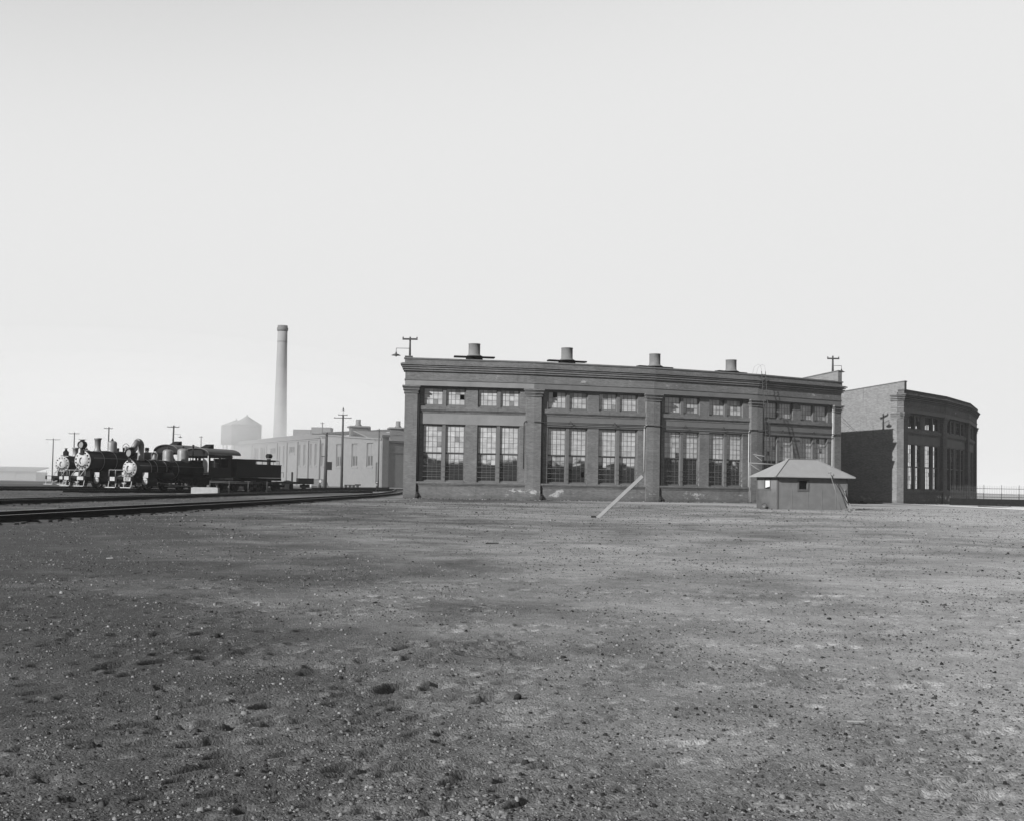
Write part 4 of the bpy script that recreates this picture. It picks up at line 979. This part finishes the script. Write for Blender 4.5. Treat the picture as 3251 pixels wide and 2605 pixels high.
for i in range(9):
    z = H_ * (i + .5) / 9; q = MB(); x0 = -W_ / 2 + (1 - i / 9) * W_ * .12; x1 = W_ / 2 - W_ * .0 - (i / 9) * W_ * .12
    q.bar((-W_ / 2, z * .5, z), (W_ / 2 - i * W_ * .015, z * .5, z), .06, H_ / 9 * .42); q.build('slat', M['blackmatt'], t)
q = MB(); q.bar((-W_ / 2, 0, 0), (-W_ / 2, H_ * .5, H_), .25, .2); q.build('side_board', M['pale'], t)
q = MB(); q.bar((-.2, -.06, 0), (.2, H_ * .5 - .06, H_), .12, .1); q.bar((W_ / 2, 0, 0), (W_ / 2 - W_ * .1, H_ * .5, H_), .15, .15); q.bar((W_ / 2 + .2, 1.4, 0), (W_ / 2 - W_ * .1, H_ * .5, H_), .12, .12); q.build('support', M['wood'], t)
q0 = gp(1117, 1547); t = thing('push_car', 'low flat push car with four small wheels in front of the pale shop', 'push car', q0); W_ = 48 / F_PX * q0.y
q = MB(); q.box(-W_ / 2, W_ / 2, 0, 1.3, .45, .62); q.box(W_ * .2, W_ / 2 + .1, -.05, 1.3, .5, .75); q.build('deck', M['iron'], t)
for x in (-W_ * .4, -W_ * .12, W_ * .12, W_ * .38):
    q = MB(); q.lathe([(.28, 0), (.28, .08), (.05, .1)], (x, -.02, .28), 'y', 14); q.build('wheel', M['iron'], t)
for i, (x, y, lb) in enumerate(((1242, 1545, 'pale wheelset on the ground left of the roundhouse corner'), (1268, 1543, 'pale wheelset half hidden by the roundhouse corner'))):
    P = gp(x, y); q = MB(); q.lathe([(.3, 0), (.62, .02), (.66, .1), (.5, .16), (.1, .2)], (0, 0, .66), 'y', 24); q.lathe([(.09, .2), (.09, 1.4)], (0, 0, .66), 'y', 8); q.lathe([(.3, 1.4), (.66, 1.42), (.6, 1.55)], (0, 0, .66), 'y', 24)
    o = q.build('wheelset', M['pipe']); o.location = P; o.rotation_euler = (0, 0, .5); tag(o, lb, 'wheelset', None)
q0 = gp(1232, 1544.5) + Vector((0, 4, 0)); q = MB(); q.box(0, 3.2, 0, 1.0, .5, 1.0); q.box(.3, .6, 0, 1, 0, .5); q.box(2.6, 2.9, 0, 1, 0, .5); o = q.build('timber_stack', M['iron']); o.location = q0; tag(o, 'dark low stack of timber behind the pale wheelsets', 'timber stack')

# ------------------------------------------------------------------ pale shop building in the distance
def frame_map(A, B):
    dx = (B - A); dx.z = 0; dx.normalize(); dy = Vector((-dx.y, dx.x, 0))
    return lambda p: Vector((A.x + dx.x * p[0] + dy.x * p[1], A.y + dx.y * p[0] + dy.y * p[1], p[2]))
A0 = ad(752, 1500, 372); A1 = ad(1015, 1500, 300); A2 = ad(1211, 1500, 272)
for v in (A0, A1, A2): v.z = 0
shop = thing('machine_shop', 'long pale hazy shop building with tall windows, left of the brick roundhouse', 'workshop building', A1)
fA, fB = frame_map(A0, A1), frame_map(A1, A2)
LA, LBB = (A1 - A0).length, (A2 - A1).length
def px_to_s(x, A, B):      # distance along facade A->B seen at photo column x
    lo, hi = 0.0, (B - A).length; d = (B - A).normalized()
    for _ in range(40):
        m_ = (lo + hi) / 2; p = A + d * m_; q = ad(x, 1500, p.y)
        if p.x < q.x: lo = m_
        else: hi = m_
    return lo
pA = [px_to_s(680 + z * .3587, A0, A1) for z in (330, 460, 555, 640, 735, 830, 932)]
opsA = []
for (za, zb) in ((345, 385), (405, 445), (568, 582), (604, 622), (742, 762), (784, 806), (842, 862), (884, 906)):
    s0, s1 = px_to_s(680 + za * .3587, A0, A1), px_to_s(680 + zb * .3587, A0, A1); opsA.append((s0, s1, 5.3, 11.1))
doorsA = [(px_to_s(680 + 492 * .3587, A0, A1), px_to_s(680 + 540 * .3587, A0, A1), 8.8, 10.6), (px_to_s(680 + 660 * .3587, A0, A1), px_to_s(680 + 708 * .3587, A0, A1), 8.8, 10.6)]
HA = 13.6
q = MB(fA); wall_grid(q, 0, LA, 0, 12.4, 0, .5, opsA + doorsA); sh_wall = q.build('wall', M['cladding'], shop, world=True)
q = MB(fA)
for s_ in pA: q.box(s_ - .45, s_ + .45, -.25, -.002, 0, 12.0)
q.box(0, LA, -.2, -.002, 12.0, 12.4); q.box(0, LA, -.5, .5, 12.42, 12.6); q.box(0, LA, -.12, -.004, 11.5, 11.6)
q.build('pilasters', M['cladding'], shop, world=True)
for s_ in pA[2:] : q = MB(fA); q.tube((s_ + .55, -.3, 0), (s_ + .55, -.3, 12), .12); q.build('downpipe', M['greyiron'], shop, world=True)
q = MB(fA); q.hexa([(0, .2, 12.6), (LA, .2, 12.6), (LA, 26, 15.6), (0, 26, 15.6), (0, .2, 13.6), (LA, .2, 13.9), (LA, 26, 16), (0, 26, 16)]); rfA = q.build('roof', M['brick_dark'], shop, world=True)
opsB = []
for (za, zb) in ((1075, 1122), (1212, 1264), (1345, 1400)):
    opsB.append((px_to_s(680 + za * .3587, A1, A2), px_to_s(680 + zb * .3587, A1, A2), 4.9, 10.6))
opsB.insert(0, (px_to_s(680 + 942 * .3587, A1, A2), px_to_s(680 + 965 * .3587, A1, A2), 5.1, 11.0))
db = (px_to_s(680 + 1428 * .3587, A1, A2), px_to_s(680 + 1444 * .3587, A1, A2), 1.0, 5.9)
q = MB(fB); wall_grid(q, 0, LBB, 0, 11.0, 0, .5, opsB + [db])
tops = [(0, 13.0), (LBB * .2, 12.85), (LBB * .4, 12.3), (LBB, 11.2)]
for (a, za), (b, zb) in zip(tops, tops[1:]): q.hexa([(a, 0, 11.0), (b, 0, 11.0), (b, .5, 11.0), (a, .5, 11.0), (a, 0, za), (b, 0, zb), (b, .5, zb), (a, .5, za)])
q.build('gable_wall', M['cladding'], shop, world=True)
q = MB(fB)
for (a, za), (b, zb) in zip(tops, tops[1:]): q.hexa([(a, -.3, za + .02), (b, -.3, zb + .02), (b, .6, zb + .02), (a, .6, za + .02), (a, -.3, za + .35), (b, -.3, zb + .35), (b, .6, zb + .35), (a, .6, za + .35)])
q.build('coping', M['cladding'], shop, world=True)
q = MB(fB)
for (a, za), (b, zb) in zip(tops, tops[1:]): q.hexa([(a, .6, za - .6), (b, .6, zb - .6), (b, 30, zb - .6), (a, 30, za - .6), (a, .6, za - .1), (b, .6, zb - .1), (b, 30, zb - .1), (a, 30, za - .1)])
q.build('roof', M['roof'], shop, world=True)
def shop_window(f, op, par, dark=.45):
    x0, x1, z0, z1 = op; q = MB(f); xm = (x0 + x1) / 2; zm = z0 + (z1 - z0) * dark
    for (a, b) in ((x0, x0 + .25), (xm - .2, xm + .2), (x1 - .25, x1)): q.box(a, b, .25, .45, z0, z1)
    q.box(x0, x1, .22, .25, z0, z0 + .3); q.box(x0 - .2, x1 + .2, -.12, -.004, z0 - .35, z0 - .02)
    wf = q.build('window', M['cladding'], par, world=True)
    q = MB(f); q.face([(x0, .33, z0), (x1, .33, z0), (x1, .33, zm), (x0, .33, zm)]); q.build('glass', M['pole'], wf, world=True)
    q = MB(f); q.face([(x0, .30, zm), (x1, .30, zm), (x1, .30, z1), (x0, .30, z1)]); q.build('upper_sash', M['cladding'], wf, world=True)
for o_ in opsA: shop_window(fA, o_, shop, .95)
for o_ in doorsA: shop_window(fA, o_, shop, .95)
for o_ in opsB: shop_window(fB, o_, shop, .46)
q = MB(fB); q.box(db[0], db[1], .3, .4, db[2], db[3]); q.build('door', M['greyiron'], shop, world=True)
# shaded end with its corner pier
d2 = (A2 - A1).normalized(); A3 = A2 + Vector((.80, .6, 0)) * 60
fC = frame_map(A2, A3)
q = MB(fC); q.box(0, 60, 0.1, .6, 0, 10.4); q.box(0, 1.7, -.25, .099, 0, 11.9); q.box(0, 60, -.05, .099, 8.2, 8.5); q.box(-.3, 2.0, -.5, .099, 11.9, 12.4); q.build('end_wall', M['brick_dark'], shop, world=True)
q = MB(fC); q.hexa([(0, .6, 10.3), (60, .6, 10.3), (60, 14, 13.6), (0, 14, 13.6), (0, .6, 10.5), (60, .6, 10.5), (60, 14, 13.8), (0, 14, 13.8)]); q.build('side_roof', M['cladding'], shop, world=True)
# roof boxes and ventilators
def roofbox(x0, x1, yt, yb, D_, mt, name='roof_monitor', par=None, dep=5, ang=.0, cap=False):
    a, b = ad(x0, yb, D_), ad(x1, yb, D_); zt = ad((x0 + x1) / 2, yt, D_).z; zb = ad((x0 + x1) / 2, yb, D_).z
    q = MB(); q.box(a.x, b.x, D_, D_ + dep, zb - 4, zt)
    if cap: q.box(a.x - .8, b.x + .8, D_ - .8, D_ + dep + .8, zt, zt + .35)
    return q.build(name, M[mt], par or shop, world=True)
roofbox(930, 985, 1362, 1384, 330, 'brick_dark'); roofbox(988, 1049, 1355, 1372, 325, 'brick_dark')
for (x0, x1, xs, yt, yb, pt0, pt1, ptop) in ((1099, 1166, 1114, 1352, 1380, 1125, 1141, 1329), (1229, 1292, 1239, 1357, 1382, 1253, 1268, 1334)):
    D_ = 290 if x0 < 1200 else 279
    a, b = ad(x0, yb, D_), ad(x1, yb, D_); zt, zb = ad((x0 + x1) / 2, yt, D_).z, ad((x0 + x1) / 2, yb, D_).z
    q = MB(); sdx = (ad(xs, yb, D_).x - a.x)
    P8 = lambda z, e=0: [(a.x - e, D_ + 5, z), (a.x + sdx - e * .3, D_ - e, z), (b.x + e, D_ + 1 - e, z), (b.x, D_ + 7, z)]
    q.hexa(P8(zb - 2) + P8(zt - .2)); vt = q.build('roof_ventilator', M['greyiron'], shop, world=True)
    q = MB(); q.hexa(P8(zt - .2, .6) + P8(zt + .15, .6)); q.build('vent_roof', M['cladding'], vt, world=True)
    q = MB()
    for i in range(9):
        z = zb + (zt - zb - .5) * i / 9; q.bar((a.x + sdx + .3, D_ - .08, z + .2), (b.x - .3, D_ + .92, z + .2), .12, .12)
    q.build('louvres', M['jack'], vt, world=True)
    r_ = (ad(pt1, yt, D_).x - ad(pt0, yt, D_).x) / 2; c = ad((pt0 + pt1) / 2, yt, D_); q = MB(); q.lathe([(r_ * 1.7, zt + .1), (r_ * 1.1, zt + .6), (r_, zt + .7), (r_, ad(0, ptop, D_).z * 0 + ad(pt0, ptop, D_).z)], (c.x, D_ + 2.5, 0), n=20); q.build('vent_pipe', M['jack'], vt, world=True)

# chimney, water tanks, far shed
D_ = 420; top = ad(897.5, 1034, D_); bx = top.x; ppm = F_PX / D_; Hc = top.z
chim = thing('chimney_stack', 'very tall round factory chimney rising out of the haze', 'chimney', (bx, D_, 0))
q = MB(); r0, r1 = 15.5 / ppm, 23 / ppm
q.lathe([(r1 * 1.05, 0), (r0 + (r1 - r0) * .0 + .05, Hc * .86), (r0, Hc * .965)], (0, 0, 0), n=48); q.build('shaft', M['conc'], chim)
q = MB(); q.lathe([(r0 * 1.0, Hc * .962), (r0 * 1.14, Hc * .972), (r0 * 1.14, Hc * .985), (r0 * 1.02, Hc * .988), (r0 * 1.02, Hc), (r0 * .8, Hc), (r0 * .8, Hc - 2)], (0, 0, 0), n=48); q.build('crown', M['brick_dark'], chim)
q = MB(); q.lathe([(r0 * 1.03, Hc * .895), (r0 * 1.05, Hc * .897), (r0 * 1.03, Hc * .9)], (0, 0, 0), n=48, cap=False); q.build('band', M['brick_dark'], chim)
for (xc, D_, yp, ye, yb, lb) in ((783, 385, 1317, 1349, 1411, 'round water tank with conical roof, nearer of two in the haze'), (749, 412, 1329, 1352, 1411, 'round water tank with conical roof, farther and paler of two')):
    c = ad(xc, 1380, D_); ppm = F_PX / D_; r_ = 46 / ppm; zb, ze, zp = ad(xc, yb, D_).z, ad(xc, ye, D_).z, ad(xc, yp, D_).z
    t = thing('water_tank', lb, 'water tank', (c.x, D_, 0), 0, 'water tanks beyond the shop')
    q = MB(); q.lathe([(r_, zb), (r_, ze)], n=48); q.build('tank', M['tank'], t)
    q = MB()
    for i in range(9): z = zb + (ze - zb) * (i + .5) / 9; q.lathe([(r_ + .002, z - .05), (r_ + .05, z - .04), (r_ + .05, z + .04), (r_ + .002, z + .05)], n=48, cap=False)
    q.build('hoops', M['iron'], t)
    q = MB(); q.lathe([(r_ * 1.04, ze), (r_ * 1.04, ze + .1), (.2, zp - .3), (.2, zp), (.05, zp + .3)], n=48); q.build('roof', M['greyiron'], t)
    for i in range(12):
        a = i * math.pi / 6; q = MB(); rr = r_ * .85; q.tube((rr * math.cos(a), rr * math.sin(a), 0), (rr * math.cos(a), rr * math.sin(a), zb), .28, n=6); q.build('leg', M['wood'], t)
    q = MB(); q.lathe([(.9, 0), (.9, zb)], n=14); q.build('riser_pipe', M['wood'], t)
    q = MB()
    for k in range(3):
        for i in range(12):
            a, b = i * math.pi / 6, (i + 1) * math.pi / 6; rr = r_ * .85; q.tube((rr * math.cos(a), rr * math.sin(a), zb * k / 3), (rr * math.cos(b), rr * math.sin(b), zb * (k + 1) / 3), .1, n=4)
    q.build('bracing', M['wood'], t)
D_ = 330; a, b = ad(-60, 1521, D_), ad(114, 1521, D_); a.z = b.z = 0; zt = ad(60, 1487, D_).z
fs = thing('freight_shed', 'faint low boarded shed in the haze at the left edge', 'shed', a)
q = MB(frame_map(a, b)); L_ = (b - a).length; wall_grid(q, 0, L_, 0, zt - .6, 0, .2, [(L_ * .62, L_ * .72, .3, 2.4)]); q.box(0, L_, .21, 8, 0, zt - .8)
for i in range(int(L_ / .8)): q.box(i * .8, i * .8 + .06, -.05, -.002, 0, zt - .6)
q.build('wall', M['wood'], fs, world=True)
q = MB(frame_map(a, b)); q.hexa([(-.4, -.8, zt - .7), (L_ + .4, -.8, zt - .7), (L_ + .4, 8, zt + .4), (-.4, 8, zt + .4), (-.4, -.8, zt - .45), (L_ + .4, -.8, zt - .45), (L_ + .4, 8, zt + .7), (-.4, 8, zt + .7)]); q.build('roof', M['greyiron'], fs, world=True)

# ------------------------------------------------------------------ right side: low wall, iron fence, pale pipes
a = Vector((41.5, 103.5, 0)); b = Vector((62.0, 95.0, 0)); ff = frame_map(a, b); LF = (b - a).length
ta = ad(3115, 1581, a.y + 0); hw_ = ad(3180, 1581.5, 99.0).z
q = MB(ff); q.box(-2, LF, 0, .5, -.1, hw_ - .06); o = q.build('low_wall', M['blackmatt']); tag(o, 'dark low retaining wall running off to the right behind the roundhouse', 'low wall')
t = thing('iron_fence', 'fine iron picket fence standing on the dark low wall at the right edge', 'fence', a)
hf = ad(3180, 1540, 99).z; hr = ad(3180, 1549.5, 99).z
for (z_) in (hr, hw_ + .12): q = MB(ff); q.box(-1.9, LF, .22, .26, z_ - .02, z_ + .02); q.build('rail', M['iron'], t, world=True)
q = MB(ff); i = 0; x = -1.9
while x < LF: q.box(x, x + .014, .234, .248, hw_ - .05, hf + random.uniform(-.02, .02)); x += .14
pk = q.build('pickets', M['greyiron'], t, world=True); pk['kind'] = 'stuff'
for k in range(12):
    x = -.6 + k * 1.32 * 1.1
    if x > LF: break
    q = MB(ff); q.box(x, x + .035, .2, .235, hw_ - .05, hf + .08); q.bar((x + .01, .26, hr - .4), (x + .01, .75, hw_ - .1), .05, .05); q.build('post', M['iron'], t, world=True)
def on(x, y): v = gp(x, y); return v
for i, (pa, pb_, r_, lb) in enumerate((((34.45, 74), (32.6, 103), .05, 'long pale pipe lying across the ground towards the gap between the roundhouse sections'), ((36.8, 80), (37.3, 92), .06, 'shorter pale pipe lying beside the long one near the right edge'))):
    q = MB(); q.tube((pa[0], pa[1], r_ + .02), (pb_[0], pb_[1], r_ + .02), r_, n=12); o = q.build('pipe', M['pipe']); tag(o, lb, 'pipe', 'pale pipes on the ground')
r = random.Random(12)
for i, (x, y, s_, mt, lb, nm) in enumerate(((2722, 1595, .16, 'pale', 'small pale lump at the mouth of the dark gap', 'rubble_lump'), (2735, 1597, .3, 'iron', 'dark flat scrap beside the pale lump in the gap', 'scrap_metal'), (2745, 1598, .22, 'iron', 'second dark scrap in the gap, right of the flat one', 'scrap_metal'), (3132, 1603, .25, 'pale', 'pale stone at the foot of the shadowed roundhouse end', 'rubble_lump'), (3175, 1607, .3, 'iron', 'dark clod before the low wall, left one', 'earth_clod'), (3197, 1607, .3, 'iron', 'dark clod before the low wall, right one', 'earth_clod'))):
    P = gp(x, y); q = MB(); n = 9
    prof = [(s_ * 1.2, 0), (s_, s_ * .4), (s_ * .5, s_ * .7), (.02, s_ * .75)]; q.lathe(prof, P, n=n); q.v = [(a_ + r.uniform(-.2, .2) * s_, b_ + r.uniform(-.2, .2) * s_, c_ + r.uniform(-.05, .05) * s_) for a_, b_, c_ in q.v]
    o = q.build(nm, M[mt]); tag(o, lb, 'rubble')
# bits in the foreground
for (x, y, L_, a_, mt, lb) in ((2718, 2298, .08, -.5, 'woodpale', 'pale wood chip lying in the near right cinders'), (1562, 1725, .24, .1, 'iron', 'thin dark stick lying in the middle distance of the yard'), (348, 1773, .09, .0, 'pipe', 'small white scrap lying on the left of the yard'), (2563, 1912, .05, -.1, 'pipe', 'small white chip lying right of centre in the yard')):
    P = gp(x, y); q = MB(); v = Vector((math.cos(a_) * L_ / 2, math.sin(a_) * L_ / 2, 0)); q.bar(P - v + Vector((0, 0, .012)), P + v + Vector((0, 0, .018)), L_ * .14, L_ * .08); o = q.build('wood_chip', M[mt]); tag(o, lb, 'debris')
for (x, y, s_, lb) in ((1644, 2212, .022, 'black coal lump near the middle of the foreground'), (1788, 2088, .018, 'black coal lump in the middle distance of the foreground'), (1302, 1775 + 300, .014, 'small black coal lump left of centre')):
    P = gp(x, y); q = MB(); q.lathe([(s_ * .9, -.01), (s_ * 1.1, s_ * .3), (s_ * .6, s_ * .8), (.004, s_ * .9)], P, n=8); q.v = [(a_ + r.uniform(-.25, .25) * s_, b_ + r.uniform(-.25, .25) * s_, c_) for a_, b_, c_ in q.v]; o = q.build('coal_lump', M['iron']); tag(o, lb, 'coal', 'coal lumps in the foreground')

# distant low bank
q = MB(); n = 60; xs = np.linspace(-900, 900, n)
for i in range(n - 1):
    h0 = 3.0 + 1.5 * math.sin(i * .9) + random.uniform(-.6, .6); 
    q.v += []; 
hs = [2.2 + 1.1 * math.sin(i * .7) + random.uniform(-.7, .7) for i in range(n)]
for i in range(n - 1): q.hexa([(xs[i], 900, -.5), (xs[i + 1], 900, -.5), (xs[i + 1], 960, -.5), (xs[i], 960, -.5), (xs[i], 915, hs[i]), (xs[i + 1], 915, hs[i + 1]), (xs[i + 1], 950, hs[i + 1]), (xs[i], 950, hs[i])])
o = q.build('hills', M['wood']); o['kind'] = 'structure'

# ------------------------------------------------------------------ air
def volume(name, mb_, dens, col=.86, an=0.0):
    m = bpy.data.materials.new(name); m.use_nodes = True; t = m.node_tree; t.nodes.remove(t.nodes['Principled BSDF'])
    v = t.nodes.new('ShaderNodeVolumePrincipled'); v.inputs['Color'].default_value = g(col); v.inputs['Density'].default_value = dens; v.inputs['Anisotropy'].default_value = an
    t.links.new(v.outputs[0], t.nodes['Material Output'].inputs['Volume']); o = mb_.build(name, m, uv=False); o['kind'] = 'stuff'; return o
q = MB(); q.box(-6000, 6000, -4100, 7500, -1.5, 62)
volume('haze', q, .0002, .62)
SMOKE = True; SMOKE_D = 1.0
if SMOKE:
    def ell(c, rx, ry, rz, n=32, m_=16):
        q = MB(); rings = []
        for j in range(1, m_):
            th = math.pi * j / m_; rings.append([q.pt((c[0] + rx * math.sin(th) * math.cos(2 * math.pi * i / n), c[1] + ry * math.sin(th) * math.sin(2 * math.pi * i / n), max(.02, c[2] + rz * math.cos(th)))) for i in range(n)])
        T, B_ = q.pt((c[0], c[1], c[2] + rz)), q.pt((c[0], c[1], .01))
        for A, B in zip(rings, rings[1:]):
            for i in range(n): j = (i + 1) % n; q.f.append([A[i], B[i], B[j], A[j]]); q.mi.append(0); q.sm.append(True)
        for i in range(n):
            j = (i + 1) % n; q.f.append([T, rings[0][i], rings[0][j]]); q.f.append([B_, rings[-1][j], rings[-1][i]]); q.mi += [0, 0]; q.sm += [True, True]
        return q
    for (cx_, cy_, rx, ry, rz, d_) in ((-120, 350, 150, 130, 44, .0010), (-118, 352, 125, 112, 38, .0012), (-115, 354, 102, 96, 33, .0014), (-112, 356, 82, 80, 28, .0016), (-108, 358, 64, 66, 23, .0018), (-125, 352, 50, 52, 17, .002)):
        o = volume('smoke', ell((cx_, cy_, 0), rx, ry, rz, 48, 24), d_ * SMOKE_D, .68, 0.0)
        tag(o, 'thin bright smoke and haze drifting over the far shops')
